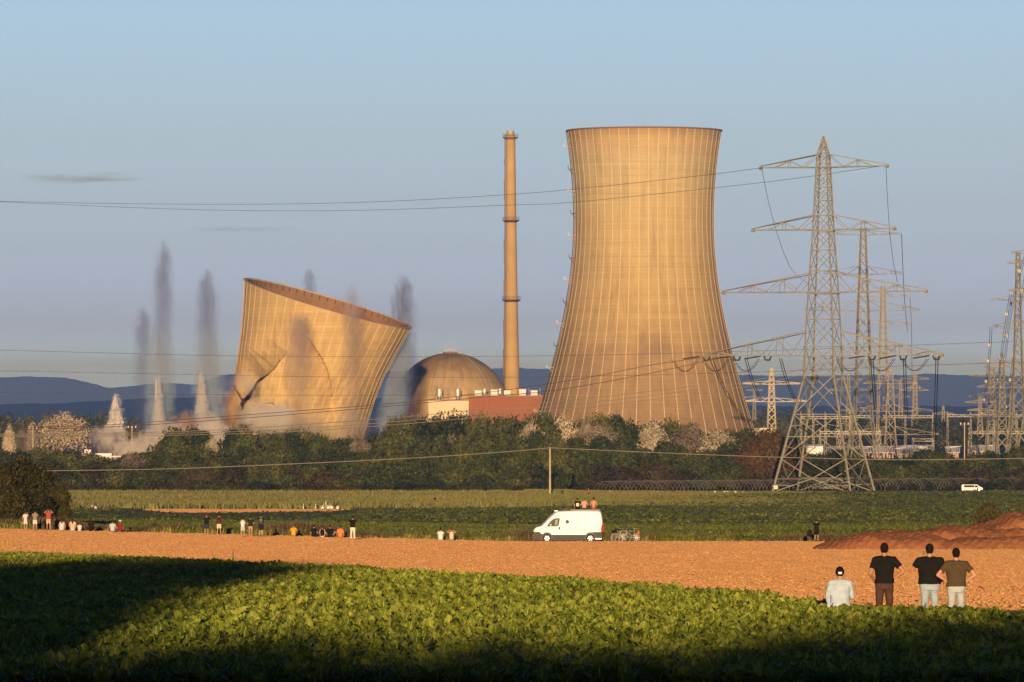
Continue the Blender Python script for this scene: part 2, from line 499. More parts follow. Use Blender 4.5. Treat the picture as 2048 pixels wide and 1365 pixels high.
# access ladder with brackets down the left side
az = math.radians(180 + 9)
mb = MB(); rails = []
for p in rows_t:
    r, z = rt(p) + .9, tz(p) - zbase
    rails.append((r, z))
for da in (-.012, .012):
    mb.path([Vector((r * math.cos(az + da), r * math.sin(az + da), z)) for r, z in rails], .13, 4)
zz = rails[-1][1]
for i in range(0, len(rails) - 1):
    for t in (0, .5):
        r = rails[i][0] * (1 - t) + rails[i + 1][0] * t; z = rails[i][1] * (1 - t) + rails[i + 1][1] * t
        mb.tube((r * math.cos(az - .012), r * math.sin(az - .012), z), (r * math.cos(az + .012), r * math.sin(az + .012), z), .08)
        mb.tube(((r - 1) * math.cos(az), (r - 1) * math.sin(az), z), (r * math.cos(az), r * math.sin(az), z), .09)
mb.build("ladder", M_dsteel, tower)
for k, p in enumerate([296, 340, 384, 428, 473, 517, 561, 605, 648, 692, 736, 780, 823]):
    r, z = rt(p), tz(p) - zbase; mb = MB()
    L = 3.0 if k % 2 == 0 else 2.2
    for da in (-.02, .02):
        mb.tube((r * math.cos(az + da), r * math.sin(az + da), z), ((r + L) * math.cos(az + da), (r + L) * math.sin(az + da), z + .1), .14)
        mb.tube((r * math.cos(az + da), r * math.sin(az + da), z - 2.2), ((r + L * .8) * math.cos(az + da), (r + L * .8) * math.sin(az + da), z), .10)
        mb.tube(((r + L) * math.cos(az + da), (r + L) * math.sin(az + da), z), ((r + L) * math.cos(az + da), (r + L) * math.sin(az + da), z + 1.6), .10)
    mb.tube(((r + L) * math.cos(az - .02), (r + L) * math.sin(az - .02), z + 1.5), ((r + L) * math.cos(az + .02), (r + L) * math.sin(az + .02), z + 1.5), .1)
    mb.tube((r * math.cos(az), r * math.sin(az), z), ((r + L) * math.cos(az), (r + L) * math.sin(az), z), .16)
    mb.build("ladder_platform", M_steel if k % 2 == 0 else M_dsteel, tower)

# ------------------------------------------------------------------ collapsing cooling tower
DC = 2250.0; PPC = F / DC
Lp = [(489, 558), (487.5, 590), (485, 630), (480, 680), (473, 730), (466, 775), (457, 805), (450, 845), (458, 905)]
Rp = [(822, 655), (807, 682), (789, 713), (769, 752), (756, 784), (746, 812), (738, 838), (728, 868), (712, 905)]
def samp(T, s):
    k = s * (len(T) - 1); i = min(int(k), len(T) - 2); t = k - i
    p0, p1, p2, p3 = T[max(i - 1, 0)], T[i], T[i + 1], T[min(i + 2, len(T) - 1)]
    return [0.5 * (2 * b + (c - a) * t + (2 * a - 5 * b + 4 * c - d) * t * t + (3 * b - a - 3 * c + d) * t ** 3) for a, b, c, d in zip(p0, p1, p2, p3)]
CRACK = [(574, 704), (560, 722), (549, 738), (534, 752), (516, 763), (504, 782), (497, 793), (490, 800), (484, 808), (485, 822)]
CRW = [.3, .7, .7, 1.7, 2.4, 2.6, 4.0, 5.0, 4.5, 1.0]
CR2 = [(636, 706), (646, 722), (655, 742), (661, 765), (665, 797)]
CR3 = [(487, 822), (500, 824), (516, 818), (530, 808), (546, 806), (556, 822), (563, 832), (562, 846), (555, 858)]
CR4 = [(470, 778), (478, 790), (486, 806)]
def seg_dist(x, y, P0, P1):
    dx, dy = P1[0] - P0[0], P1[1] - P0[1]; L2 = dx * dx + dy * dy
    t = max(0, min(1, ((x - P0[0]) * dx + (y - P0[1]) * dy) / L2))
    qx, qy = P0[0] + t * dx, P0[1] + t * dy
    s = (dx * (y - P0[1]) - dy * (x - P0[0]))
    return math.hypot(x - qx, y - qy), t, (1 if s > 0 else -1)
def poly_dist(x, y, T):
    best = (1e9, 0, 0, 1)
    for i in range(len(T) - 1):
        d, t, s = seg_dist(x, y, T[i], T[i + 1])
        if d < best[0]: best = (d, i, t, s)
    return best
def wob(x, y, k=0): return math.sin(x * .31 + y * .17 + k) * .5 + math.sin(x * .83 - y * .57 + 2 * k) * .3 + math.sin(x * 1.9 + y * 1.3 + k) * .2
def shell_pt(s, th, off=0.0):
    L, R = samp(Lp, s), samp(Rp, s)
    c = P((L[0] + R[0]) / 2, (L[1] + R[1]) / 2, DC); a = (P(R[0], R[1], DC) - P(L[0], L[1], DC)) / 2
    la = a.length; tilt = math.radians(5.1)
    b = Vector((0, math.cos(tilt), math.sin(tilt))) * la
    k = 1 + off / la
    p = c + (a * math.cos(th) + b * math.sin(th)) * k
    if math.sin(th) < -.02:
        px = 1024 + p.x * F / p.y; py = HOR - p.z * F / p.y
        d, i, t, sd = poly_dist(px, py, CRACK)
        low = 0.0
        # below the tear the wall is driven inwards
        if px < 680 and py > 640:
            below = sd < 0
            if not below: low = 19.0 * max(0, 1 - d / 78.0) ** 1.35 * min(1, ((i + t) / 9) * 2.3)
            else: low = -2.0 * max(0, 1 - d / 40.0) * max(0, min(1, (py - 700) / 40))
        d2 = poly_dist(px, py, CR2)
        if d2[3] > 0: low += 6.0 * max(0, 1 - d2[0] / 42.0) ** 1.5
        d3 = poly_dist(px, py, CR3)
        if d3[3] < 0 and px < 575: low -= 2.5 * max(0, 1 - d3[0] / 25.0)
        d4 = poly_dist(px, py, CR4)
        if px < 490 and py > 770 and d4[3] > 0: low = low * .2 - 3.0 + (px - 465) * .25
        if py > 690: low += wob(px * .2, py * .2, 1) * .5 * min(1, (py - 690) / 80)
        low += wob(px * .05, py * .04, 3) * 1.1
        p.y += low
    return p
def cut(p):
    px = 1024 + p.x * F / p.y; py = HOR - p.z * F / p.y
    if py < 690 or px > 680: return False
    d, i, t, s = poly_dist(px, py, CRACK)
    w = CRW[i] * (1 - t) + CRW[min(i + 1, len(CRW) - 1)] * t
    if d < w * (1 + .5 * wob(px, py)): return True
    if poly_dist(px, py, CR2)[0] < .45: return True
    d4, i4, t4, s4 = poly_dist(px, py, CR4)
    if d4 < .8 + .9 * (i4 + t4) * .6 + .4 * wob(px, py): return True
    if poly_dist(px, py, CR3)[0] < .8 + .5 * wob(px, py): return True
    return False
NS, NT = 230, 400
fallen = empty("cooling_tower", (P(600, 0, DC).x, DC, zbase), 0, "leaning cooling tower torn open at its foot and collapsing in dust", "cooling tower")
def shell_mesh(off, keep_cut=True):
    V = []; cutv = []
    for i in range(NS):
        s = i / (NS - 1)
        for j in range(NT):
            th = 2 * math.pi * j / NT
            V.append(shell_pt(s, th, off)); 
    Q = []
    for i in range(NS - 1):
        for j in range(NT):
            k = (j + 1) % NT
            th = 2 * math.pi * (j + .5) / NT
            if math.sin(th) < 0:
                c = (V[i * NT + j] + V[(i + 1) * NT + k]) / 2
                if cut(c): continue
            Q.append((i * NT + j, i * NT + k, (i + 1) * NT + k, (i + 1) * NT + j))
    return V, Q
M_tower2 = m_concrete("dusty_concrete", False, 0.0, 90.0)
V1, Q1 = shell_mesh(0.0)
ob = fallen.location
me = make_mesh("shell", [v - ob for v in V1], Q1, M_tower2, True)
sh = place("shell", me, fallen)
V2, Q2 = shell_mesh(-.9)
me = make_mesh("inner_wall", [v - ob for v in V2], [tuple(reversed(q)) for q in Q2], plain("sooty_inner_concrete", (.25, .155, .085), .95, 0, .1, .2, .15), True)  # inner wall in darker concrete than the outer shell
place("inner_wall", me, fallen)
# lip
mb = MB()
R_ = []
for j in range(160):
    th = 2 * math.pi * j / 160
    R_.append([shell_pt(0, th, .45) - ob, shell_pt(0.008, th, .35) - ob, shell_pt(0.008, th, -1.2) - ob, shell_pt(0, th, -1.2) - ob])
mb.rings(R_, False, True); mb.build("rim_walkway", M_rib, fallen)
for k in range(48):
    th = math.radians(-90 + 3 + 7.5 * k); R_ = []; mb = MB(); prev = False; seg = []
    step = 120
    for i in range(step + 1):
        s = i / step * .985 + .01
        p = shell_pt(s, th, .10)
        px = 1024 + p.x * F / p.y; py = HOR - p.z * F / p.y
        skip = (math.sin(th) < 0 and (cut(p) or poly_dist(px, py, CRACK)[0] < 3 or (px < 600 and py > 800)))
        if not skip:
            q0, q1 = shell_pt(s, th - .004, -.05), shell_pt(s, th + .004, -.05)
            r0, r1 = shell_pt(s, th - .004, .13), shell_pt(s, th + .004, .13)
            seg.append([q0 - ob, r0 - ob, r1 - ob, q1 - ob])
        if (skip or i == step) and len(seg) > 1: mb.rings(seg); seg = []
        elif skip: seg = []
    if mb.v: mb.build("rib", M_rib, fallen)
# short dark bars inside the far rim
for k in range(24):
    th = math.radians(22 + k * 5.8)
    p0, p1 = shell_pt(.012, th, -1.6) - ob, shell_pt(.05, th, -1.6) - ob
    MB().tube(p0, p1, .16, .16, 4).build("rim_hanger", M_dsteel, fallen)

# ------------------------------------------------------------------ reactor dome, stack, turbine halls
DD = 2475.0; PPD = F / DD
M_dome = m_concrete("dome_concrete", False, -400, 10)
nt = M_dome.node_tree
def m_dome():
    m, nt, out = mat_new("stained_dome_concrete")
    tc = nt.nodes.new("ShaderNodeTexCoord"); sep = nt.nodes.new("ShaderNodeSeparateXYZ"); nt.links.new(tc.outputs['Object'], sep.inputs[0])
    zf = mathn(nt, 'DIVIDE', sep.outputs['Z'], 46.0)
    ang = mathn(nt, 'ARCTAN2', sep.outputs['Y'], sep.outputs['X'])
    cmb = nt.nodes.new("ShaderNodeCombineXYZ"); nt.links.new(mathn(nt, 'MULTIPLY', ang, 18.0), cmb.inputs[0]); nt.links.new(mathn(nt, 'MULTIPLY', sep.outputs['Z'], .05), cmb.inputs[2])
    st = noise(nt, cmb.outputs[0], 1.3, 5, .7)
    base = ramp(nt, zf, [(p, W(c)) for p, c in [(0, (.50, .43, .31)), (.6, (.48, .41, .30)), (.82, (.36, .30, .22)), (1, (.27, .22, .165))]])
    blot = noise(nt, coords(nt, 'Object', (.12, .12, .12)), 1.0, 4, .6)
    col = mixc(nt, 1.0, base, ramp(nt, st, [(.3, (.62, .60, .58)), (.5, (.95, .95, .95)), (.75, (1.2, 1.2, 1.15))]), 'MULTIPLY')
    col = mixc(nt, 1.0, col, ramp(nt, blot, [(.35, (.74, .72, .70)), (.6, (1.05, 1.05, 1.05))]), 'MULTIPLY')
    principled(nt, out, col, .9, 0, .2, st, .25, .1)
    return m
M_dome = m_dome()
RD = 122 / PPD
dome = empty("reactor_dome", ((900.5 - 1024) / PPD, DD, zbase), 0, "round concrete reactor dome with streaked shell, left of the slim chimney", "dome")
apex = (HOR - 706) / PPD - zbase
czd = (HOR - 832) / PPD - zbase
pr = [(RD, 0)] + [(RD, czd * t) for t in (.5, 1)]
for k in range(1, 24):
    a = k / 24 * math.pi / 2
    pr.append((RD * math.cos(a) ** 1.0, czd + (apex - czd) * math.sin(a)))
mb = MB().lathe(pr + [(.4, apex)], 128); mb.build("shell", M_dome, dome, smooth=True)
mb = MB().lathe([(3.4, apex - .6), (3.4, apex + .35), (.3, apex + .4)], 24); mb.build("crown_cap", M_rim, dome)
mb = MB()
for j in range(16):
    a = 2 * math.pi * j / 16; c, s = 4.6 * math.cos(a), 4.6 * math.sin(a)
    b = 2 * math.pi * (j + 1) / 16; c2, s2 = 4.6 * math.cos(b), 4.6 * math.sin(b)
    mb.tube((c, s, apex - .9), (c, s, apex + 1.3), .07)
    for h in (.6, 1.3): mb.tube((c, s, apex + h), (c2, s2, apex + h), .07)
mb.build("railing", M_steel, dome)
for x, h in ((-2.4, 4.8), (0, 6.4), (2.4, 4.8)):
    MB().tube((x, 0, apex), (x, 0, apex + h), .09, .05, 6).build("lightning_rod", M_white, dome)
phi = math.radians(-90 + 45); mb = MB(); R_ = []
for r, z in pr[2:]:
    for _ in (0,): pass
    ct, st_ = math.cos(phi), math.sin(phi)
    def q(rr, off): return Vector((rr * ct - off * st_, rr * st_ + off * ct, z))
    R_.append([q(r - .05, -.7), q(r + .55, -.7), q(r + .55, .7), q(r - .05, .7)])
mb.rings(R_); mb.build("stair_rib", plain("stair_rib_concrete", (.30, .235, .16), .9), dome)
mb = MB()
for off in (-.9, .9):
    mb.path([Vector(((r + 1.1) * ct - off * st_, (r + 1.1) * st_ + off * ct, z)) for r, z in pr[2:]], .07)
mb.build("handrail", M_steel, dome)

DS = 2560.0; PPS = F / DS
stack = empty("vent_stack", ((1024.5 - 1024) / PPS, DS, zbase), 0, "tall slim concrete vent stack with ring platforms beside the dome", "chimney")
stack.rotation_euler = (0, math.radians(-.33), 0)
zs = lambda py: (HOR - py) / PPS - zbase
widths = [(271, 9.6), (430, 10.7), (600, 12.6), (750, 15.2), (790, 16.0), (900, 18.2)]
prs = [(np.interp(p, [w[0] for w in widths], [w[1] for w in widths]) / PPS, zs(p)) for p in range(903, 270, -12)] 
prs = [(prs[0][0], 0)] + prs + [(9.5 / PPS, zs(270))]
M_stack = plain("stack_concrete", (.44, .32, .165), .9, 0, .2, .12, .12)
MB().lathe(prs, 48).build("shaft", M_stack, stack, smooth=True)
for p in (275, 441, 600):
    r0 = np.interp(p, [w[0] for w in widths], [w[1] for w in widths]) / PPS; r1 = r0 + 1.35; z = zs(p); mb = MB()
    mb.lathe([(r0 - .1, z - 1.2), (r1, z - .2), (r1, z + .15), (r0 - .1, z + .15)], 28, False)
    for j in range(14):
        a, b = 2 * math.pi * j / 14, 2 * math.pi * (j + 1) / 14
        mb.tube((r1 * math.cos(a), r1 * math.sin(a), z), (r1 * math.cos(a), r1 * math.sin(a), z + 1.5), .08)
        for h in (.8, 1.5): mb.tube((r1 * math.cos(a), r1 * math.sin(a), z + h), (r1 * math.cos(b), r1 * math.sin(b), z + h), .07)
    mb.build("ring_platform", M_dsteel if p != 275 else plain("platform_steel", (.22, .17, .12), .7), stack)
a = math.radians(180 + 22); mb = MB()
pl = [((r + .55) * math.cos(a), (r + .55) * math.sin(a), z) for r, z in prs[2:]]
for off in (-.3, .3): mb.path([Vector(p) + Vector((0, off, 0)) for p in pl], .16)
for i in range(len(pl) - 1):
    for t in (0, .33, .66):
        c = Vector(pl[i]).lerp(Vector(pl[i + 1]), t); mb.tube(c + Vector((0, -.3, 0)), c + Vector((0, .3, 0)), .1)
mb.build("ladder", M_dsteel, stack)
for p0, p1 in ((318, 330), (360, 400), (480, 525), (560, 600), (640, 676), (700, 750)):
    r, _ = prs[0]; r = np.interp((p0 + p1) / 2, [w[0] for w in widths], [w[1] for w in widths]) / PPS + .7
    MB().box((r * math.cos(a), r * math.sin(a), (zs(p0) + zs(p1)) / 2), (.55, .9, zs(p0) - zs(p1))).build("cable_duct", M_rim, stack)
MB().lathe([(1.7, zs(271)), (1.7, zs(262))], 12).build("flue_cap", M_steel, stack)

DBd = 2434.0; PPB = F / DBd
def bx(px0, px1, py0, py1): # metres relative to world
    return (px0 - 1024) / PPB, (px1 - 1024) / PPB, (HOR - py1) / PPB, (HOR - py0) / PPB
M_cream = plain("cream_cladding", (.72, .63, .46), .7, 0, .3, .05, .2)
def m_panel(name, c, px_=2.4, pz=2.0):
    m, nt, out = mat_new(name)
    tc = nt.nodes.new("ShaderNodeTexCoord"); sep = nt.nodes.new("ShaderNodeSeparateXYZ"); nt.links.new(tc.outputs['Object'], sep.inputs[0])
    fx = mathn(nt, 'FRACT', mathn(nt, 'DIVIDE', sep.outputs['X'], px_)); fz = mathn(nt, 'FRACT', mathn(nt, 'DIVIDE', sep.outputs['Z'], pz))
    col = mixc(nt, 1, c, ramp(nt, fx, [(0, (.82, .82, .82)), (.1, (1, 1, 1))]), 'MULTIPLY')
    col = mixc(nt, 1, col, ramp(nt, fz, [(0, (.84, .84, .84)), (.12, (1, 1, 1))]), 'MULTIPLY')
    n = noise(nt, coords(nt, 'Object', (.1, .1, .1)), 1, 3)
    col = mixc(nt, 1, col, ramp(nt, n, [(.3, (.92, .92, .92)), (.7, (1.06, 1.06, 1.06))]), 'MULTIPLY')
    principled(nt, out, col, .7, 0, .3)
    return m
M_brick = m_panel("rust_red_cladding", (.30, .115, .055))
def hall(name, px0, px1, py0, depth, mat, label, split=None):
    x0, x1, z0, z1 = bx(px0, px1, py0, 910)
    e = empty(name, ((x0 + x1) / 2, DBd + depth / 2, zbase), 0, label, "building")
    w, h = x1 - x0, z1 - zbase
    MB().box((0, 0, h / 2), (w, depth, h)).build("wall", mat, e)
    mb = MB()
    for s in (-1, 1):
        mb.box((0, s * (depth / 2 + .03), h + .15), (w + .3, .3, .5)); mb.box((s * (w / 2 + .05), 0, h + .152), (.3, depth - .4, .5))
    mb.build("parapet", plain("parapet_trim", (.33, .20, .12), .8), e)
    return e, h
hall("reactor_annex", 857, 937.5, 801.5, 11, M_cream, "cream flat-roofed annex building in front of the reactor dome")
e, h = hall("turbine_hall", 938, 1086, 793, 13, M_brick, "rust red flat-roofed hall partly hidden behind the intact cooling tower")
x0, x1, z0, z1 = bx(938, 1086, 793, 910)
for zz_ in ((979 - 938) / PPB,):
    MB().box((x0 - (x0 + x1) / 2 + zz_, -6.55, h / 2 - .5), (.28, .12, h - 1)).build("expansion_joint", M_rim, e)
# roof plant
def vent_tank(px, ptop, pbase, lab, hw=6.4):
    x = (px - 1024) / PPB; zb = (HOR - pbase) / PPB; zt = (HOR - ptop) / PPB; r = hw / PPB; hh = zt - zb
    e = empty("roof_vent", (x, DBd + 4, zb), 0, lab, "roof vent", "round metal vents on the hall roofs")
    MB().lathe([(r, hh * .32), (r, hh * .92), (r * .8, hh)], 20).build("drum", M_sil, e, smooth=False)
    mb = MB()
    for s in (-1, 1): mb.tube((s * r * .75, 0, 0), (s * r * .75, 0, hh * .35), .12); mb.tube((s * r * .95, 0, 0), (s * r * .95, 0, hh), .07)
    mb.box((0, 0, .06), (r * 2.4, 1.5, .12)); mb.lathe([(r * .35, .1), (r * .6, hh * .34)], 10)
    mb.build("stand", M_steel, e)
M_sil = plain("bright_sheet_metal", (.62, .60, .55), .35, .55, .5, .1, 2)
vent_tank(878.5, 776.5, 800.5, "round metal roof vent on the cream annex, left of its twin")
vent_tank(915.5, 776.5, 800.5, "round metal roof vent on the cream annex, right of its twin")
vent_tank(969, 777, 792.5, "round metal vent between the two leftmost white boxes on the red hall", 5.6)
vent_tank(1000, 777, 792.5, "round metal vent right of the middle white box on the red hall", 4.6)
for i, (a0, a1, t, lab) in enumerate([(949.5, 963, 781, "low white roof box at the left end of the red hall"), (981.5, 995, 779.5, "white roof box between two round vents on the red hall"), (1008, 1021, 781, "white roof box directly left of the chimney foot"), (1038.5, 1052, 778.5, "white roof box directly right of the chimney foot"), (1061.5, 1075, 781, "white roof box on the red hall nearest the intact cooling tower")]):
    x0, x1 = (a0 - 1024) / PPB, (a1 - 1024) / PPB; hh = (792 - t) / PPB; zb = (HOR - 792) / PPB
    e = empty("roof_box", ((x0 + x1) / 2, DBd + 5, zb), 0, lab, "roof unit", "white ventilation boxes on the red hall roof")
    MB().box((0, 0, hh * .45), (x1 - x0, 4, hh * .9)).build("housing", M_white, e)
    MB().box((0, 0, hh * .95), (x1 - x0 + .3, 4.3, hh * .1)).build("lid", M_steel, e)
for px in (1058, 1080, 1030):
    mb = MB(); mb.tube((0, 0, 0), (0, 0, 3.6), .1, .05); mb.tube((-.35, 0, 2.9), (.35, 0, 2.9), .05); mb.tube((0, 0, 0), (0, 0, .25), .35)
    o = mb.build("roof_mast", M_steel, None, ((px - 1024) / PPB, DBd + 3, (HOR - 792) / PPB))
    tag(o, {1058: "thin roof mast between the two rightmost white boxes", 1080: "thin roof mast closest to the intact cooling tower", 1030: "thin roof mast at the chimney foot"}[px], "mast", "thin masts on the red hall roof")
# low white wall right of the intact tower, and the office building behind the pylon
e = empty("low_building", ((1522 - 1024) / 4.6, 2410, zbase), 0, "low cream building at the right foot of the intact cooling tower", "building")
MB().box((0, 0, (HOR - 858) / 4.6 / 2 + 10), (9, 8, 20 + (HOR - 858) / 4.6)).build("wall", M_cream, e)
MB().box((0, 0, 20.2 + (HOR - 858) / 4.6), (9.5, 8.5, .4)).build("roof", M_steel, e)
d_ = 1620; k_ = F / d_
e = empty("small_building", ((1628 - 1024) / k_, d_, zbase), 0, "small white building with blue roof edge seen through the big pylon", "building")
MB().box((0, 0, (HOR - 893) / k_ / 2 + 10), (5.0, 6, 20 + (HOR - 893) / k_)).build("wall", M_white, e)
MB().box((-.2, 0, 20.25 + (HOR - 893) / k_), (5.6, 6.4, .5)).build("roof", plain("blue_roof_sheet", (.12, .2, .36), .5), e)
d_ = 2050; k_ = F / d_
e = empty("low_warehouse", ((203 - 1024) / k_, d_, zbase), 0, "low white building left of the dust cloud behind the trees", "building")
MB().box((-1.5, 0, (HOR - 907) / k_ / 2 + 10), (11.0, 8, 20 + (HOR - 907) / k_)).build("wall", M_white, e)
MB().box((2.5, 0, 20.3 + (HOR - 915) / k_ ), (10, 9, .5)).build("roof", M_steel, e)
MB().box((-5, 0, 20.6 + (HOR - 907) / k_), (2.4, 3, 1.6)).build("roof_box", M_white, e)
# ------------------------------------------------------------------ pylons
M_py = plain("pylon_paint", (.27, .27, .22), .7, .1, .3, .22, 1.5)
M_pydark = plain("insulator_brown", (.05, .04, .035), .5)
M_cable = plain("aluminium_cable", (.16, .14, .13), .6, .3)
M_cablepale = plain("pale_cable", (.34, .31, .25), .6)
def pylon(px, d, ybase, levels, arms, rot, wleg, wbr, label, group, paint=None, big=False, zground=None, name="pylon"):
    """levels: (photo row, half face width in photo px), top to bottom; arms: (row bottom chord, row top chord, left len px, right len px)"""
    paint = paint or M_py
    k = F / d; zg = (HOR - ybase) / k
    e = empty(name, ((px - 1024) / k, d, zg), math.radians(rot), label, "pylon", group)
    LV = [((HOR - y) / k - zg, w / k) for y, w in levels]
    def half(z):
        zs_ = [l[0] for l in reversed(LV)]; ws = [l[1] for l in reversed(LV)]
        return float(np.interp(z, zs_, ws))
    cor = [(1, -1), (1, 1), (-1, 1), (-1, -1)]
    # legs
    if big:
        for cx, cy in cor:
            mb = MB()
            for i in range(len(LV) - 1):
                (z1, h1), (z0, h0) = LV[i], LV[i + 1]
                f = 1.0 if z0 < LV[-1][0] + 30 else .62
                mb.tube((cx * h1, cy * h1, z1), (cx * h0, cy * h0, z0), wleg * (f if i else .5), wleg * f)
            mb.build("leg", paint, e)
    body = MB()
    if not big:
        for cx, cy in cor:
            for i in range(len(LV) - 1):
                (z1, h1), (z0, h0) = LV[i], LV[i + 1]
                body.tube((cx * h1, cy * h1, z1), (cx * h0, cy * h0, z0), wleg)
    def brace(z0, z1, mode='X', w=wbr):
        a, b = half(z0), half(z1)
        for q in range(4):
            c0, c1 = cor[q], cor[(q + 1) % 4]
            p00, p01 = Vector((c0[0] * a, c0[1] * a, z0)), Vector((c1[0] * a, c1[1] * a, z0))
            p10, p11 = Vector((c0[0] * b, c0[1] * b, z1)), Vector((c1[0] * b, c1[1] * b, z1))
            if mode == 'X':
                body.tube(p00, p11, w); body.tube(p01, p10, w)
            elif mode == 'XH':
                body.tube(p00, p11, w); body.tube(p01, p10, w); body.tube(p10, p11, w)
                m_ = (z0 + z1) / 2; c_ = half(m_)
                body.tube(Vector((c0[0] * c_, c0[1] * c_, m_)), Vector((c1[0] * c_, c1[1] * c_, m_)), w)
                mid = (Vector((c0[0] * c_, c0[1] * c_, m_)) + Vector((c1[0] * c_, c1[1] * c_, m_))) / 2
                for (P0, cc) in ((p00, c0), (p01, c1)):
                    for zz_, lo_ in ((z0 * .72 + z1 * .28, P0), (z0 * .28 + z1 * .72, p10 if cc is c0 else p11)):
                        h_ = half(zz_); body.tube(Vector((cc[0] * h_, cc[1] * h_, zz_)), lo_.lerp(mid, .45), w * .7)
            elif mode == 'K':   # up to the middle of the upper bar
                mid = (p10 + p11) / 2; body.tube(p00, mid, w); body.tube(p01, mid, w); body.tube(p10, p11, w)
                body.tube(p00.lerp(mid, .5), p00.lerp(p10, .55), w * .7); body.tube(p01.lerp(mid, .5), p01.lerp(p11, .55), w * .7)
            elif mode == 'V':
                mid = (p00 + p01) / 2; body.tube(p10, mid, w); body.tube(p11, mid, w); body.tube(p00, p01, w)
    if big:
        rows = [(985, 957, 'K'), (957, 918, 'V'), (918, 829, 'XH'), (829, 752, 'X')]
        for yb, yt, m in rows: brace((HOR - yb) / k - zg, (HOR - yt) / k - zg, m, wbr * 1.35)
        yb = 752.0
    else:
        yb = levels[-1][0]
        zt_ = LV[-1][0]
    if not big:
        z = LV[-1][0] 
    else:
        z = (HOR - 752) / k - zg
    ztop = LV[0][0]
    q = 0
    while z < ztop - .8:
        st = max(2 * half(z) * (.95 if big else 1.05), 1.2 if big else 2.2)
        z2 = min(z + st, ztop)
        brace(z, z2, 'X')
        if big or q % 3 == 0:
            a = half(z)
            for i in range(4):
                c0, c1 = cor[i], cor[(i + 1) % 4]; body.tube((c0[0] * a, c0[1] * a, z), (c1[0] * a, c1[1] * a, z), wbr)
        z = z2; q += 1
    body.build("lattice", paint, e)
    tips = []
    for (yb_, yt_, ll, rl) in arms:
        zb, zt = (HOR - yb_) / k - zg, (HOR - yt_) / k - zg
        mb = MB(); hb, ht = half(zb), half(zt)
        for sgn, L in ((-1, ll / k), (1, rl / k)):
            if L <= 0: continue
            tip = Vector((sgn * L, 0, zb + .15)); n = max(3, int(L / (4.0 if big else 5.0)))
            for sy in (-1, 1):
                b0 = Vector((sgn * hb, sy * hb, zb)); t0 = Vector((sgn * ht, sy * ht, zt))
                tb = tip + Vector((0, sy * .35, 0))
                mb.tube(b0, tb, wleg * .62, wleg * .5); mb.tube(t0, tb + Vector((0, 0, .35)), wleg * .5, wleg * .4)
                for i in range(n):
                    u, v = i / n, (i + 1) / n
                    A, B = b0.lerp(tb, u), t0.lerp(tb, u); C_, D_ = b0.lerp(tb, v), t0.lerp(tb, v)
                    if i % 2: mb.tube(A, D_, wbr * .85)
                    else: mb.tube(B, C_, wbr * .85)
                    if i % 2 == 0 and i: mb.tube(A, B, wbr * .8)
            for i in range(n):
                u, v = i / n, (i + 1) / n
                f = Vector((sgn * hb, -hb, zb)).lerp(tip, u if i % 2 else v); r = Vector((sgn * hb, hb, zb)).lerp(tip, v if i % 2 else u)
                mb.tube(f, r, wbr * .7)
            if big: mb.tube(tip + Vector((-sgn * .5, 0, -.15)), tip + Vector((sgn * .3, 0, -.15)), .45, .4, 6)
            tips.append(e.matrix_basis @ tip)
        # chord through the body
        for sy in (-1, 1): mb.tube((-hb, sy * (hb + .02), zb), (hb, sy * (hb + .02), zb), wleg * .6)
        mb.build("crossarm", paint, e)
    return e, k, zg, half
def sc(levels, s=1.0): return levels
p1_levels = [(273, .4), (309, 9.6), (335, 11.5), (430, 15.5), (461, 17), (547, 22), (585, 24), (662, 28), (712, 29.5), (750, 30.2), (985, 81.5)]
p1, k1, zg1, half1 = pylon(1647, 1370, 985, p1_levels, [(335, 309, 133, 133), (460, 430, 149, 149), (585, 547, 213, 214), (712, 662, 250, 247)], -20.8, .31, .11, "tallest lattice pylon with four crossarms in the right foreground", "lattice pylons of the power lines", None, True)
# insulators and jumper loops under the lowest arm
zb4 = (HOR - 712) / k1 - zg1
for x in (-30.5, -22.5, -14.5, 12.5, 20.5, 29.0):
    if abs(x) > 28: y = 0
    mb = MB()
    for s in (-1, 1):
        mb.tube((x + s * .9, 0, zb4 - .1), (x + s * .5, 0, zb4 - 1.0), .22, .22, 6)
    mb.tube((x - .7, 0, zb4 - 1.0), (x + .7, 0, zb4 - 1.0), .2, .2, 6)
    mb.build("insulator", M_pydark, p1)
    mb = MB()
    mb.tube((x - 1.2, -2.0, zb4 - .1), (x - 4.8, -3.8, zb4 - .7), .2, .2, 6)
    mb.build("insulator", M_pydark, p1)
    for dx in (0, .5):
        pts = []
        for i in range(11):
            t = i / 10; pts.append(Vector((x - 8.2 + dx + (6.6) * t, -3, zb4 - .8 - 3.0 * (1 - (2 * t - 1) ** 2))))
        MB().path(pts, .07).build("jumper_loop", M_pydark, p1)
for s in (-1,):
    MB().lathe([(1.0, 752 * 0 + (HOR - 762) / k1 - zg1), (1.0, (HOR - 752) / k1 - zg1)], 8, True, (-3.4, 3.4, 0)).build("anticlimb_collar", M_dsteel, p1)
MB().box((-9.3, -9.9, 1.3), (1.3, .06, .9)).build("warning_sign", M_white, p1)
GP = "lattice pylons of the power lines"
pylon(1726.5, 1470, 974, [(455, 4.5), (470, 5), (549, 7.5), (622, 10.5), (700, 13), (763, 14.5), (836, 17), (974, 37)], [(470, 461, 76, 76), (549, 532, 80, 82), (622, 600, 118, 116), (705, 682, 60, 60)], 4, .17, .075, "slender pylon with three flat crossarms directly behind the tallest pylon", GP)
M_pyfar = plain("pylon_paint_pale", (.36, .34, .28), .75, .05, .3, .15, 1)
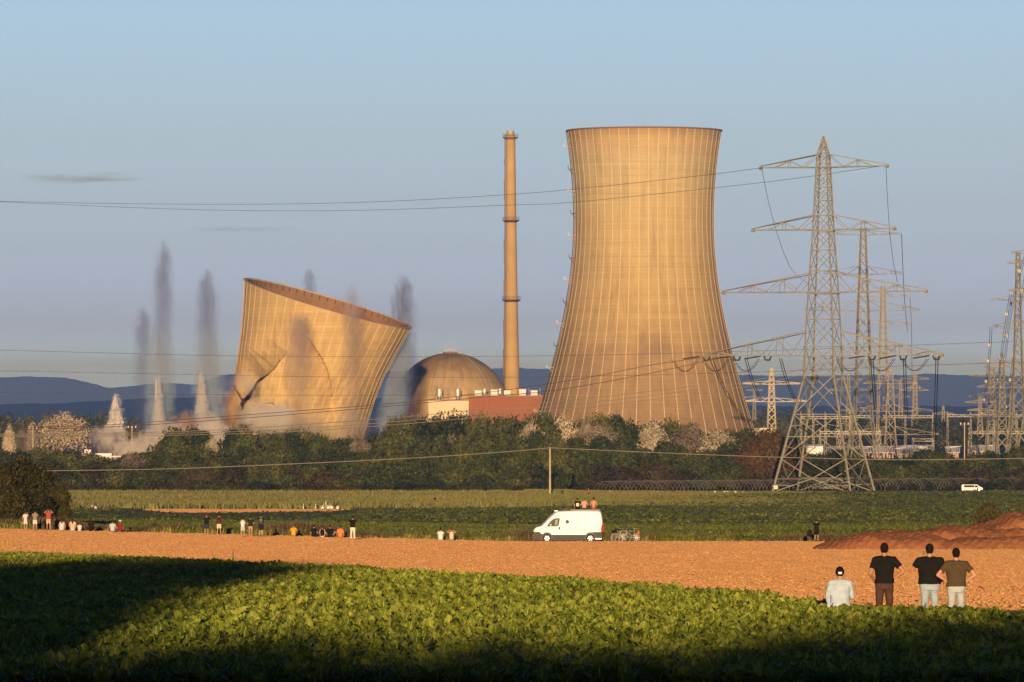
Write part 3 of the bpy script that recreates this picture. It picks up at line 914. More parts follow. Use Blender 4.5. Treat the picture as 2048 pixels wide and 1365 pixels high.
pylon(1766, 2300, 915, [(572, 3.4), (594, 3.7), (649, 5.2), (760, 8.5), (860, 11), (915, 17)], [(594, 586, 54, 55), (649, 641, 60, 60), (705, 690, 72, 72)], 8, .20, .10, "pylon with two short high crossarms, right of the slender pylon", GP, M_pyfar)
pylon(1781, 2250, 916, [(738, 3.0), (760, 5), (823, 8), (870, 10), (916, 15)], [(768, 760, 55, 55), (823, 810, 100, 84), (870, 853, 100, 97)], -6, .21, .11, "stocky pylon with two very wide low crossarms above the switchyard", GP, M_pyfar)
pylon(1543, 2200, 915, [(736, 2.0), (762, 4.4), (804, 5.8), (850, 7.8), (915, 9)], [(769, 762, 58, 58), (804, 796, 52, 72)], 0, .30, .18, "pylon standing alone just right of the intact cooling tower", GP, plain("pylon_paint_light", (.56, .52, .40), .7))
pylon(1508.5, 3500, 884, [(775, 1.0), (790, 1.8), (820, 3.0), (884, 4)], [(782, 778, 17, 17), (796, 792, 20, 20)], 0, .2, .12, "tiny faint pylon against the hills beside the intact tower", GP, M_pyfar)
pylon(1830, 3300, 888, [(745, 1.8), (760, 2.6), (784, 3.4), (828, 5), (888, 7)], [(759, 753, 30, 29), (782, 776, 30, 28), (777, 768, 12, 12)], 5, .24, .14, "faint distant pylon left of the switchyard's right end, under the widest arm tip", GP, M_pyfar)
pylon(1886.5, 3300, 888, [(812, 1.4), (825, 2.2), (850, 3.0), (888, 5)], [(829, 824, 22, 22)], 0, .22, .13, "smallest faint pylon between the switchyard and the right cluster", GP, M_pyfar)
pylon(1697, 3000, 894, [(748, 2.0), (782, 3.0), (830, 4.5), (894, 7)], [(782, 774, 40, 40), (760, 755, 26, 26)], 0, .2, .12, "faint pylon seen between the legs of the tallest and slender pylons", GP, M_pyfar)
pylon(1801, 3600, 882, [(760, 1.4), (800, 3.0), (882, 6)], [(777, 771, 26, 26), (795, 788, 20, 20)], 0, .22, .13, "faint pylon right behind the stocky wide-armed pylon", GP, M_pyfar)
# cluster at the right edge
pylon(2036, 1750, 947, [(505, 3.2), (583, 4.5), (657, 6.3), (740, 8.5), (850, 14), (947, 26)], [(528, 520, 22, 40), (583, 577, 20, 40), (601, 592, 56, 56), (657, 642, 60, 60)], 3, .19, .09, "large pylon with pale green arms cut by the right picture edge", GP)
pylon(2068, 1500, 965, [(470, 5), (507, 6), (583, 9), (700, 14), (830, 20), (965, 44)], [(507, 500, 46, 46), (583, 575, 52, 52)], -5, .22, .11, "nearest pylon of the right cluster, its mast outside the picture", GP)
pylon(2004, 2000, 931, [(706, .5), (722, 3.6), (775, 5), (860, 8.5), (931, 15)], [(729, 720, 49, 49), (776, 764, 51, 51), (735, 730, 36, 36)], 0, .22, .11, "pointed-top pylon in the middle of the right cluster", GP)
pylon(1984, 2150, 923, [(735, 4.2), (753, 4.6), (793, 5.5), (850, 8), (923, 14)], [(753, 744, 46, 46), (795, 784, 48, 48), (834, 824, 62, 66)], 6, .21, .11, "broad-topped pylon leftmost in the right cluster", GP)
pylon(2024, 2400, 912, [(780, 3.5), (822, 5.0), (867, 8), (912, 13)], [(822, 812, 82, 60), (867, 856, 86, 60)], -4, .21, .11, "squat pylon with long low arms in the right cluster", GP)
pylon(1960, 2700, 902, [(790, 2.2), (830, 3.4), (902, 8)], [(806, 800, 30, 30), (822, 817, 26, 26)], 0, .2, .12, "small faint pylon at the left side of the right cluster", GP, M_pyfar)

# ------------------------------------------------------------------ switchyard
def gantry(px0, px1, ytop, d, label, nb=1, g=None):
    k = F / d; zg = -20.0; x0, x1 = (px0 - 1024) / k, (px1 - 1024) / k; h = (HOR - ytop) / k - zg
    e = empty("gantry", ((x0 + x1) / 2, d, zg), 0, label, "gantry", "switchyard gantries")
    w = (x1 - x0) / 2
    xs = np.linspace(-w, w, nb + 1)
    for x in xs:
        mb = MB()
        for s in (-1, 1):
            for t in (-1, 1): mb.tube((x + s * .5, t * .5, 0), (x + s * .25, t * .25, h + 1.5), .13)
        z = 0; i = 0
        while z < h:
            a = .5 - .25 * z / h
            mb.tube((x - a, -a, z), (x + a, -a, z + 1.6), .08); mb.tube((x + a, -a, z + 1.6), (x - a, -a, z + 3.2), .08); z += 3.2
        mb.build("column", M_steel, e)
    mb = MB()
    for z in (h, h + .9):
        for y in (-.4, .4): mb.tube((-w, y, z), (w, y, z), .11)
    n = max(2, int(2 * w / 1.6))
    for i in range(n):
        a, b = -w + 2 * w * i / n, -w + 2 * w * (i + 1) / n
        mb.tube((a, -.4, h if i % 2 else h + .9), (b, -.4, h + .9 if i % 2 else h), .07)
    mb.build("beam", M_steel, e)
gantry(1602, 1700, 838, 2150, "pale gantry seen through the left leg of the tallest pylon", 4)
gantry(1700, 1866, 836, 2350, "long pale gantry across the switchyard behind the slender pylon", 3)
gantry(1826, 1866, 883, 2050, "low gantry ending at a single post on the switchyard's right", 1)
gantry(1895, 2080, 834, 2450, "long pale gantry running out of the right picture edge", 4)
gantry(1938, 2090, 868, 2250, "lower gantry in front of the right cluster of pylons", 4)
gantry(1640, 1760, 868, 2080, "low gantry between the tallest pylon and the switchyard", 3)
M_bluegrey = plain("porcelain_blue_grey", (.30, .33, .42), .35, 0, .5)
M_pinkgrey = plain("concrete_footing", (.55, .45, .38), .8)
proto = None
rs = random.Random(4)
def unit_meshes():
    b = MB(); b.lathe([(.3, 0), (.3, 1.6)], 6); b.box((0, 0, 1.75), (1.5, .8, .3))
    t = MB()
    for x in (-.55, 0, .55):
        t.lathe([(.14, 1.9), (.22, 2.1), (.14, 2.3), (.22, 2.5), (.14, 2.7), (.22, 2.9), (.14, 3.3)], 6, True, (x, 0, 0))
    t.tube((-1.2, 0, 3.35), (1.2, .2, 3.7), .12)
    return b.mesh("pedestal", M_pinkgrey), t.mesh("insulator_stack", M_bluegrey)
um = unit_meshes()
yard = [(1800 + 3.4 * i, r) for r in range(3) for i in range(19)] + [(1660 + 6 * i, 1) for i in range(22)] + [(1895 + 4 * i, 1) for i in range(6)] + [(1945 + 5 * i, 2) for i in range(9)]
for px, r in yard:
    d = 2120 + r * 70 + rs.uniform(-12, 12); k = F / d
    e = empty("switch_unit", ((px + rs.uniform(-1, 1) - 1024) / k, d, -20.0 + .8), rs.uniform(-.5, .5), "small switchyard unit with grey insulators on a pale pedestal behind the trees", "switchgear", "insulator units standing in the switchyard")
    place("pedestal", um[0], e); place("insulator_stack", um[1], e)
    e.scale = (1.3,) * 3
M_gravel = plain("switchyard_gravel", (.50, .40, .33), .95)
tag(place("switchyard_gravel", strip("switchyard_gravel", M_gravel, np.arange(1980, 2320, 20), lambda y: 108, lambda y: 205, .08, 30)), kind='structure')

# ------------------------------------------------------------------ cables
def spline(pts, n):
    out = []
    m = len(pts) - 1
    for i in range(n + 1):
        out.append(samp(pts, i / n))
    return out
CAB_N = 0
def cable(pts, label, r=.05, mat=None, group=None, n=60, nseg=3):
    """pts: (px, py, d)"""
    q = [P(*c) for c in spline(pts, n)]
    o = MB().path(q, r, 4).build("power_cable", mat or M_cable)
    return tag(o, label, "cable", group)
GC = "overhead power cables"
def dd(pts, d0, d1):
    x0, x1 = pts[0][0], pts[-1][0]
    return [(x, y, d0 + (d1 - d0) * (x - x0) / (x1 - x0)) for x, y in pts]
top_l = (1524, 337); 
cable(dd([(1524, 336), (1400, 352), (1145, 379), (1010, 390), (800, 402), (600, 408), (400, 409), (200, 407), (-60, 402)], 1372, 1900), "upper of the two thin earth wires high across the sky", .055, None, GC)
cable(dd([(1771, 331), (1600, 356), (1430, 376), (1145, 405), (1010, 411), (800, 419), (640, 422), (450, 421), (250, 415), (-60, 401)], 1367, 1950), "lower of the two thin earth wires high across the sky", .055, None, GC)
lows = [
 ([(1402, 716), (1294, 732), (1167, 757), (1000, 782), (800, 806), (600, 822), (400, 837), (200, 851), (-60, 859)], "topmost conductor falling left from the tallest pylon's lowest arm"),
 ([(1440, 716), (1300, 747), (1116, 780), (950, 796), (800, 811), (600, 828), (400, 843), (200, 855), (-60, 862)], "second conductor falling left from the tallest pylon, close under the topmost"),
 ([(1535, 715), (1436, 763), (1291, 784), (1167, 798), (1000, 815), (800, 835), (600, 850), (400, 862), (200, 867), (-60, 869)], "third conductor falling left across the foot of both cooling towers"),
 ([(1700, 715), (1580, 745), (1469, 768), (1268, 796), (1000, 824), (800, 843), (600, 858), (400, 866), (200, 870), (-60, 872)], "fourth conductor falling left just above the tree tops"),
 ([(1780, 715), (1640, 742), (1480, 776), (1200, 812), (1000, 831), (800, 849), (600, 863), (400, 870), (200, 873), (-60, 874)], "lowest conductor falling left, brushing the tree tops")]
for i, (pts, lab) in enumerate(lows):
    cable(dd(pts, 1368, 1180), lab, .07, M_cablepale if i > 1 else M_cable, GC, 80)
cable(dd([(-60, 699), (200, 706), (450, 712), (800, 714), (1100, 712), (1500, 703), (1900, 688), (2110, 681)], 2050, 1800), "distant cable crossing the sky level with the dome's top", .06, None, GC)
cable(dd([(-60, 741), (200, 746), (500, 752), (800, 755), (1100, 754), (1500, 745), (1880, 730), (2110, 723)], 2050, 1800), "distant cable crossing just above the hill line", .06, None, GC)
cable(dd([(-60, 785), (240, 788), (500, 790), (800, 791), (1100, 788)], 2050, 2000), "distant cable crossing in front of the hills", .06, None, GC)
for i, (a, b) in enumerate([((1422, 717), (1500, 852)), ((1492, 717), (1522, 800)), ((1561, 717), (1592, 802)), ((1744, 717), (1751, 815)), ((1809, 717), (1813, 832)), ((1874, 714), (1868, 880))]):
    labs = ["twin droppers from the leftmost insulator down past the cooling tower's right edge", "twin droppers from the second insulator left of the tallest mast", "twin droppers from the insulator nearest left of the tallest mast", "twin droppers from the insulator nearest right of the tallest mast", "twin droppers from the second insulator right of the tallest mast", "twin droppers hanging from the tallest pylon's right arm tip"]
    mb = MB()
    for s in (-2.2, 2.2):
        pts = []
        for j in range(9):
            t = j / 8; x = a[0] + (b[0] - a[0]) * (t + .12 * t * (1 - t) * -1) + s; y = a[1] + (b[1] - a[1]) * (t + .35 * t * (1 - t)); pts.append(P(x, y, 1369 + 110 * t))
        mb.path(pts, .10)
    tag(mb.build("dropper_cable", M_pydark), labs[i], "cable", GC)
cable([(1524, 340, 1372), (1536, 400, 1385), (1551, 456, 1400), (1570, 512, 1420), (1592, 549, 1440), (1650, 590, 1465)], "thin wire dropping right from the top arm's left tip", .06, None, GC)
cable([(1772, 333, 1367), (1775, 400, 1385), (1780, 470, 1410), (1786, 520, 1430), (1795, 565, 1465)], "thin wire dropping from the top arm's right tip", .06, None, GC)
cable([(1803, 469, 1470), (1806, 540, 1600), (1809, 600, 1750), (1815, 665, 2000)], "faint wire dropping behind from the slender pylon's top arm", .08, None, GC)
cable([(1820, 595, 2300), (1823, 660, 2350), (1824, 760, 2450)], "faint wire dropping from the short-armed pylon", .09, None, GC)
M_glint = plain("white_marker", (.85, .80, .72), .4)  # white balls stand for spacers and painted insulator glints
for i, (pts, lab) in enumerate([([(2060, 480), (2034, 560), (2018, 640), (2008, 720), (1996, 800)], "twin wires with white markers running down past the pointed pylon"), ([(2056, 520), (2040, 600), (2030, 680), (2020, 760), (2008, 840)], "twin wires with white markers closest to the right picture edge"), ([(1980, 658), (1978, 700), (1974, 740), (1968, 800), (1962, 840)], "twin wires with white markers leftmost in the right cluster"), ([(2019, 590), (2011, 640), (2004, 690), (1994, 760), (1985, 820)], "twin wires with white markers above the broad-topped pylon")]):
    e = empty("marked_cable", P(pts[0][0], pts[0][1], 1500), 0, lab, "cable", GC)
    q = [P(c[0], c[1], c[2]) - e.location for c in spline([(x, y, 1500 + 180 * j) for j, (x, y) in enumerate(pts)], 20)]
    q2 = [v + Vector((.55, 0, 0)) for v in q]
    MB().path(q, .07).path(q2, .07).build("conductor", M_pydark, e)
    mk = MB().ell((0, 0, 0), .55, .55, .65, 8, 6).mesh("marker_ball", M_glint)
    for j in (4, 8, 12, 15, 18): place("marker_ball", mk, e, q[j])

# ------------------------------------------------------------------ wooden pole line in the field
M_pole = plain("pale_wood_pole", (.50, .43, .31), .85, 0, .2, .2, 1.5)
d_ = 1220; k_ = F / d_; zg_ = g((1100 - 1024) / k_, d_)
pole = empty("utility_pole", ((1100 - 1024) / k_, d_, zg_), 0, "pale utility pole standing in the green field left of the polytunnels", "utility pole")
ht_ = (HOR - 895) / k_ - zg_
MB().tube((0, 0, 0), (0, 0, ht_), .24, .17, 10).build("post", M_pole, pole)
MB().tube((-1.0, 0, ht_ - .35), (1.0, 0, ht_ - .35), .10, .10, 6).build("crossarm", M_dsteel, pole)
for x in (-.95, 0, .95): MB().lathe([(.09, ht_ - .3), (.15, ht_ - .15), (.09, ht_), (.13, ht_ + .12), (.05, ht_ + .25)], 8, True, (x, 0, 0)).build("insulator", M_pydark, pole)
MB().box((-.55, 0, .35), (.7, .5, .7)).build("stay_block", M_pole, pole)
cable(dd([(1100, 896), (1000, 905), (800, 918), (500, 932), (300, 939), (70, 942), (-60, 941)], 1219, 1150), "thick pale wire sagging left from the field pole across the trees", .075, M_cablepale, GC, 50)
cable(dd([(1100, 896), (1250, 903), (1420, 910), (1560, 915), (1800, 920), (2000, 918), (2110, 916)], 1219, 1170), "thick pale wire running right from the field pole past the pylon legs", .07, M_cablepale, GC, 50)
for px, yt, lab in ((66, 856, "thin pole in front of the pale tree at far left"), (264, 854, "thin pole standing before the dust cloud"), (229, 914, "short thin pole low between the trees at left"), (1929, 848, "single pole between the switchyard and the right cluster")):
    d = 1500; k = F / d; h = (HOR - yt) / k + 20
    e = empty("utility_pole", ((px - 1024) / k, d, -20), 0, lab, "utility pole", "thin poles among the trees")
    MB().tube((0, 0, 0), (0, 0, h), .2, .14, 8).build("post", M_pole, e)
    mb = MB().tube((-1.1, 0, h - .3), (1.1, 0, h - .3), .09); mb.build("crossarm", M_dsteel, e)
    for x in (-1, 0, 1): MB().lathe([(.14, h - .25), (.2, h), (.1, h + .35)], 6, True, (x, 0, 0)).build("insulator", M_white, e)
# ------------------------------------------------------------------ trees
L_dark = leaf_material("foliage_dark", (.018, .030, .006), (.044, .062, .012), (.11, .125, .028), .15, .22)
L_olive = leaf_material("foliage_olive", (.032, .045, .008), (.070, .086, .017), (.15, .155, .034), .15, .25)
L_brown = leaf_material("foliage_brown", (.040, .026, .008), (.095, .060, .017), (.16, .10, .028), .15, .25)
L_rust = leaf_material("foliage_russet", (.032, .028, .010), (.064, .052, .018), (.10, .082, .028), .15, .25)
L_pale = leaf_material("foliage_pale_silver", (.30, .26, .19), (.55, .48, .35), (.80, .72, .55), .2, .5)
L_pale2 = leaf_material('foliage_silver_grey', (.13, .11, .08), (.28, .24, .17), (.48, .42, .31), .2, .5)
M_bark = plain("bark", (.16, .12, .08), .95, 0, .1, .3, 2)
M_barkp = plain("bark_pale", (.30, .24, .17), .95, 0, .1, .2, 2)
def crown_mesh(name, seed, h, w, base, nleaf, ls, nl=26, mat=None, spike=.0, upright=0.0, ground=False, rs_=1.0):
    r = np.random.RandomState(seed)
    # lumps spread through the crown volume
    cz0 = base * h; ch = h - cz0
    L = []
    while len(L) < nl:
        p = r.uniform(-1, 1, 3); q = np.linalg.norm(p)
        if q > 1 or q < .25: continue
        t = (p[2] + 1) / 2
        wid = math.sin(math.pi * min(1, max(0.04, (t * .86 + .14)))) ** .6 if not ground else math.cos(t * 1.35) ** .5
        rad = (.20 + .16 * r.rand()) * w * (.75 + .3 * (1 - t)) * rs_
        c = np.array([p[0] * w / 2 * wid * .82, p[1] * w / 2 * wid * .82, cz0 + rad * .5 + (ch - rad * 1.1) * t])
        L.append((c, rad))
    cs = np.array([l[0] for l in L]); rad = np.array([l[1] for l in L])
    pr = rad ** 2; pr /= pr.sum()
    k = r.choice(nl, nleaf, p=pr)
    d = r.normal(size=(nleaf, 3)); d[:, 2] = d[:, 2] * .8 + .25; d /= np.linalg.norm(d, axis=1)[:, None]
    rr = rad[k] * (1 - .45 * r.rand(nleaf) ** 2.2) * (1 + .12 * r.randn(nleaf))
    # uneven twigs: some directions reach further out
    rr *= 1 + .22 * np.sin(d[:, 0] * 7 + k) * np.sin(d[:, 2] * 6 + k * 2) * np.sin(d[:, 1] * 8)
    pos = cs[k] + d * rr[:, None] * np.array([1, 1, .9])
    if spike:
        m = r.rand(nleaf) < spike
        pos[m, 2] += r.rand(m.sum()) * h * .07; 
    pos[:, 2] = np.maximum(pos[:, 2], .05)
    nrm = d + r.normal(size=(nleaf, 3)) * .75; nrm /= np.linalg.norm(nrm, axis=1)[:, None]
    a = np.cross(nrm, r.normal(size=(nleaf, 3))); 
    if upright: a[:, 2] += upright * np.linalg.norm(a, axis=1)
    a -= nrm * (a * nrm).sum(1)[:, None]
    a /= np.linalg.norm(a, axis=1)[:, None] + 1e-9
    b = np.cross(nrm, a)
    s = ls * r.uniform(.6, 1.35, nleaf)[:, None]
    V = np.stack([pos - a * s, pos + b * s * .52 + nrm * s * .12, pos + a * s, pos - b * s * .52 + nrm * s * .12], 1).reshape(-1, 3)
    Q = np.arange(nleaf * 4).reshape(-1, 4)
    return fast_mesh(name, V, Q, mat), L
def trunk_mesh(name, seed, h, w, L, r0, mat):
    r = random.Random(seed); mb = MB()
    top = h * .72
    pts = [Vector((r.uniform(-.02, .02) * h * t, r.uniform(-.02, .02) * h * t, top * t)) for t in (0, .2, .4, .6, .8, 1)]
    mb.path(pts, [r0 * 1.25, r0, r0 * .8, r0 * .6, r0 * .4, r0 * .2], 8)
    for c, rad in L[:12]:
        c = Vector(c); t = min(.85, max(.15, (c.z * .55) / top)); i = int(t * 5); s = pts[i].lerp(pts[i + 1], t * 5 - i)
        m_ = s.lerp(c, .5) + Vector((0, 0, rad * .25))
        mb.path([s, m_, c], [r0 * .38, r0 * .25, r0 * .1], 5)
    return mb.mesh(name, mat, True)
KIND = {}
def kind(key, seed, h, w, base, nleaf, ls, mat, bark=None, **kw):
    c, L = crown_mesh("crown", seed, h, w, base, nleaf, ls, mat=mat, **kw)
    t = trunk_mesh("trunk", seed, h, w, L, h * .022, bark or M_bark)
    KIND.setdefault(key, []).append((c, t, h, w))
for i in range(4): kind('dark', 10 + i, 14, 11, .10, 5200, .46, L_dark, spike=.06, nl=34)
for i in range(3): kind('olive', 20 + i, 14, 12, .10, 5200, .46, L_olive, spike=.05, nl=34)
for i in range(2): kind('brown', 30 + i, 12, 13, .08, 5000, .46, L_brown)
for i in range(3): kind('shrub', 40 + i, 7, 9.5, .02, 3000, .36, L_olive, nl=22, ground=True)
for i in range(2): kind('rshrub', 45 + i, 7, 10, .02, 3000, .36, L_rust, nl=22, ground=True)
for i in range(2): kind('dshrub', 47 + i, 7, 9.5, .02, 3000, .36, L_dark, nl=22, ground=True)
for i in range(3): kind('pale', 50 + i, 13, 11, .18, 6500, .25, L_pale if i == 0 else L_pale2, M_barkp, nl=30, spike=.10, rs_=.95)
for i in range(3): kind('far', 60 + i, 16, 15, .08, 1500, .85, L_dark, nl=24)
for i in range(2): kind('farolive', 64 + i, 16, 16, .08, 1500, .85, L_olive, nl=24)
NAME = {'dark': ('leafy_tree', 'tree'), 'olive': ('leafy_tree', 'tree'), 'brown': ('autumn_tree', 'tree'), 'shrub': ('shrub', 'shrub'), 'rshrub': ('shrub', 'shrub'), 'dshrub': ('shrub', 'shrub'), 'pale': ('silver_tree', 'tree'), 'far': ('distant_tree', 'tree'), 'farolive': ('distant_tree', 'tree')}
TR = random.Random(21)
def tree(key, px, ytop, d, label, group=None, wpx=None, zg=None, i=None):
    k = F / d; x = (px - 1024) / k; z = g(x, d) if zg is None else zg
    hh = (HOR - ytop) / k - z
    c, t, h, w = KIND[key][TR.randrange(len(KIND[key])) if i is None else i]
    e = empty(NAME[key][0], (x, d, z - .1), TR.uniform(0, 6.28), label, NAME[key][1], group)
    s = hh / h; sw = s if wpx is None else (wpx / k) / w
    sw = min(sw, s * 1.7); e.scale = (sw, sw, s)
    place("crown", c, e); place("trunk", t, e)
    return e
# outline of the tree belt, photo rows
belt = [(-300, 890), (-60, 900), (0, 900), (60, 896), (120, 893), (160, 892), (195, 905), (222, 925), (240, 918), (256, 906), (270, 893), (284, 912), (305, 896), (330, 868), (360, 853), (385, 850), (412, 866), (428, 886), (440, 872), (460, 864), (480, 852), (505, 864), (540, 862), (575, 856), (620, 853), (650, 856), (672, 868), (700, 868), (720, 880), (748, 874), (762, 850), (780, 834), (810, 829), (850, 828), (880, 826), (915, 820), (950, 825), (985, 828), (1040, 829), (1090, 828), (1150, 840), (1180, 834), (1212, 825), (1240, 832), (1262, 842), (1290, 848), (1335, 838), (1360, 846), (1395, 858), (1420, 868), (1450, 860), (1478, 853), (1505, 860), (1540, 866), (1580, 872), (1620, 905), (1650, 900), (1690, 893), (1730, 905), (1775, 918), (1820, 915), (1850, 893), (1880, 900), (1920, 912), (1950, 905), (1990, 903), (2020, 895), (2060, 886), (2110, 888), (2350, 880)]
def top(px): return float(np.interp(px, [b[0] for b in belt], [b[1] for b in belt]))
GT = "trees of the dark belt behind the fields"; GS = "shrubs along the foot of the tree belt"
GF = "distant trees behind the belt"
def where(px):
    marks = [(60, "at the far left edge"), (180, "left of the dust cloud"), (320, "below the white dust jets"), (460, "below the leftmost smoke columns"), (590, "below the torn side of the leaning tower"), (720, "below the middle of the leaning tower"), (800, "between leaning tower and dome"), (930, "in front of the dome"), (1060, "in front of the red hall"), (1170, "at the left foot of the intact tower"), (1330, "below the middle of the intact tower"), (1480, "at the right foot of the intact tower"), (1570, "just left of the tallest pylon"), (1700, "behind the tallest pylon's legs"), (1850, "below the switchyard"), (1960, "between switchyard and right cluster"), (2200, "at the right picture edge")]
    for m, t in marks:
        if px < m: return t
    return marks[-1][1]
px = -260
while px < 2340:
    step = TR.uniform(24, 34) if px < 1580 else TR.uniform(26, 36)
    key = 'dark' if (px < 330 and px > 110) or TR.random() < .62 else 'olive'
    yt = top(px) + TR.uniform(-1, 3)
    d = (1400 if px < 1120 else 1475) + TR.uniform(-20, 25)
    tree(key, px, yt, d, ("tall dark skyline tree of the belt " if key == 'dark' else "tall olive skyline tree of the belt ") + where(px), GT, (TR.uniform(62, 86)))
    px += step
px = -260
while px < 2340:
    key = 'dark' if TR.random() < .5 else 'olive'
    yt = top(px); yt = yt + (950 - yt) * .32 + TR.uniform(-8, 8)
    tree(key, px, yt, (1355 if px < 1120 else 1436) + TR.uniform(-8, 8), ("dark tree halfway down the belt " if key == 'dark' else "olive tree halfway down the belt ") + where(px), GT, TR.uniform(62, 84))
    px += TR.uniform(34, 46)
px = -260
while px < 2340:
    u = TR.random()
    key = 'rshrub' if (u < .33 or 330 < px < 480 or 1230 < px < 1330) and px > 150 else ('dshrub' if u < .6 else 'shrub')
    yt = TR.uniform(922, 955) if px < 1600 else TR.uniform(925, 950)
    lab = {'rshrub': 'russet shrub at the belt foot ', 'dshrub': 'dark low shrub at the belt foot ', 'shrub': 'green low shrub at the belt foot '}[key]
    tree(key, px, yt, (1310 if px < 1120 else 1408) + TR.uniform(-5, 5), lab + where(px), GS, TR.uniform(56, 84))
    px += TR.uniform(28, 42)
px = -200
while px < 2320:
    if not (1180 < px < 1780):
        tree('dshrub' if TR.random() < .6 else 'rshrub', px, TR.uniform(960, 972), (1296 if px < 1120 else 1385) + TR.uniform(-3, 3), "lowest scrub along the field edge " + where(px), GS, TR.uniform(50, 80))
    px += TR.uniform(30, 46)
# pale, silver-leaved trees
GPALE = "silver-leaved trees in the belt"
for px, yt, d, wp, lab in [(1121, 830, 1385, 58, "silver-leaved tree at the left foot of the intact tower"), (1197, 848, 1345, 66, "silver tree with hanging pale branches, second right of the field pole"), (1172, 836, 1420, 30, "small silver tree top poking between two dark crowns"), (1310, 836, 1380, 46, "silver-leaved tree under the middle of the intact tower"), (1378, 842, 1400, 50, "pale cream tree leaning against the intact tower's foot"), (1434, 856, 1372, 62, "round silver tree at the right foot of the intact tower"), (826, 878, 1345, 72, "silver tree hanging low in front of the dome"), (795, 882, 1350, 40, "small silver tree left of the low hanging one"), (722, 873, 1425, 40, "pale tree at the right foot of the leaning tower"), (905, 868, 1352, 26, "small pale twiggy tree in front of the cream annex"), (1062, 840, 1380, 40, "sparse pale-tipped tree in front of the red hall"), (268, 905, 1340, 40, "white-leaved bush in the gap below the dust jets"), (425, 872, 1412, 26, "pale twiggy crown below the rightmost white jet")]:
    tree('pale', px, yt - 1, 1370 if px < 1110 else 1452, lab, GPALE, wp * 1.6)
tree('pale', 125, 823, 2050, "large cream-coloured tree behind the belt at far left", GPALE, 112, -20, 0)
tree('pale', 98, 832, 2060, "left half-crown beside the large cream-coloured tree", GPALE, 60, -20, 1)
for px, yt in ((18, 848), (45, 852), (62, 846)):
    tree('pale', px, yt, 1900, {18: "slim pale tree nearest the left picture edge", 45: "slim pale tree second from the left edge", 62: "slim pale tree beside the thin pole at far left"}[px], GPALE, 26, -20)
for px, yt, wp, lab in [(1540, 858, 84, "large orange-brown tree left of the tallest pylon"), (1500, 870, 60, "orange-brown tree between silver tree and pylon"), (1583, 880, 50, "small orange-brown tree behind the pylon's left leg"), (1800, 935, 50, "brown tree below the switchyard"), (1870, 930, 46, "brown-tinged tree right of the switchyard gravel")]:
    tree('brown', px, yt, 1425 if px < 1600 else 1428, lab, "autumn-coloured trees", wp)
# distant woods, tree by tree
px = -200
while px < 560:
    for yt0, d in ((822, 3300), (834, 2800), (850, 2400)):
        yt = yt0 + TR.uniform(-4, 6) + (6 if 250 < px < 330 else 0)
        if d < 3000 and 120 < px < 420 and d == 2400: yt += 18
        tree('far' if TR.random() < .6 else 'farolive', px + TR.uniform(-8, 8), yt, d + TR.uniform(-60, 60), "distant tree %s row %s" % ({3300: "in the farthest", 2800: "in the middle distant", 2400: "in the nearest distant"}[d], where(px)), GF, TR.uniform(54, 84) * 2600 / d, -20)
    px += TR.uniform(30, 44)
px = 1490
while px < 2300:
    for yt0, d in ((822, 4300), (834, 3200)):
        yt = yt0 + TR.uniform(-3, 5) + (-8 if px < 1620 and d == 4300 else 0)
        tree('far' if TR.random() < .5 else 'farolive', px + TR.uniform(-8, 8), yt, d + TR.uniform(-60, 60), "distant tree %s row %s" % ({4300: "in the farthest", 3200: "in the nearer distant"}[d], where(px)), GF, TR.uniform(46, 70) * 3200 / d, -20)
    px += TR.uniform(28, 40)
px = 1500
while px < 2300:
    if not (1780 < px < 1880) :
        tree('far' if TR.random() < .6 else 'farolive', px, (866 if px < 1780 else 870) + TR.uniform(-6, 6), 2560 + TR.uniform(-30, 30), "tree behind the switchyard gantries " + where(px), GF, TR.uniform(50, 80), -20)
    px += TR.uniform(34, 48)

# big bush mass at left, beside the spectators
GB = "tall dense bushes left of the spectators"
L_bush = leaf_material("bush_leaves", (.020, .022, .005), (.046, .044, .009), (.10, .085, .018), .2, .8)
for i in range(2): kind('bigbush', 70 + i, 6, 5, .0, 7000, .15, L_bush, nl=30, ground=True)
NAME['bigbush'] = ('tall_bush', 'bush')
for px, yt, d, wp, lab in [(-10, 915, 470, 110, "tall dense bush cut by the left picture edge"), (40, 905, 474, 110, "highest dense bush behind the woman in white"), (85, 925, 466, 96, "tall dense bush behind the man in the red shirt"), (118, 962, 462, 52, "lower right bush of the dark mass at left"), (20, 965, 452, 90, "lower front bush at the far left"), (70, 975, 456, 80, "lower front bush behind the three standing spectators"), (128, 1005, 458, 30, "small bush at the right end of the dark mass")]:
    tree('bigbush', px, yt, d, lab, GB, wp)
L_yb = leaf_material("yellowish_bush_leaves", (.05, .05, .010), (.11, .10, .02), (.2, .16, .03), .25, 1.2)
kind('ybush', 75, 2.4, 2.6, .0, 2600, .10, L_yb, nl=18, ground=True, spike=.1); NAME['ybush'] = ('bush', 'bush')
tree('ybush', 1976, 1001, 500, "round yellow-green bush behind the red earth heaps", None, 58)
tree('ybush', 2030, 1027, 480, "small yellow-green bush at the right edge behind the heaps", None, 40)
tree('ybush', 310, 1044, 440, "small bright green bush between the seated pair and the man in black", None, 26)
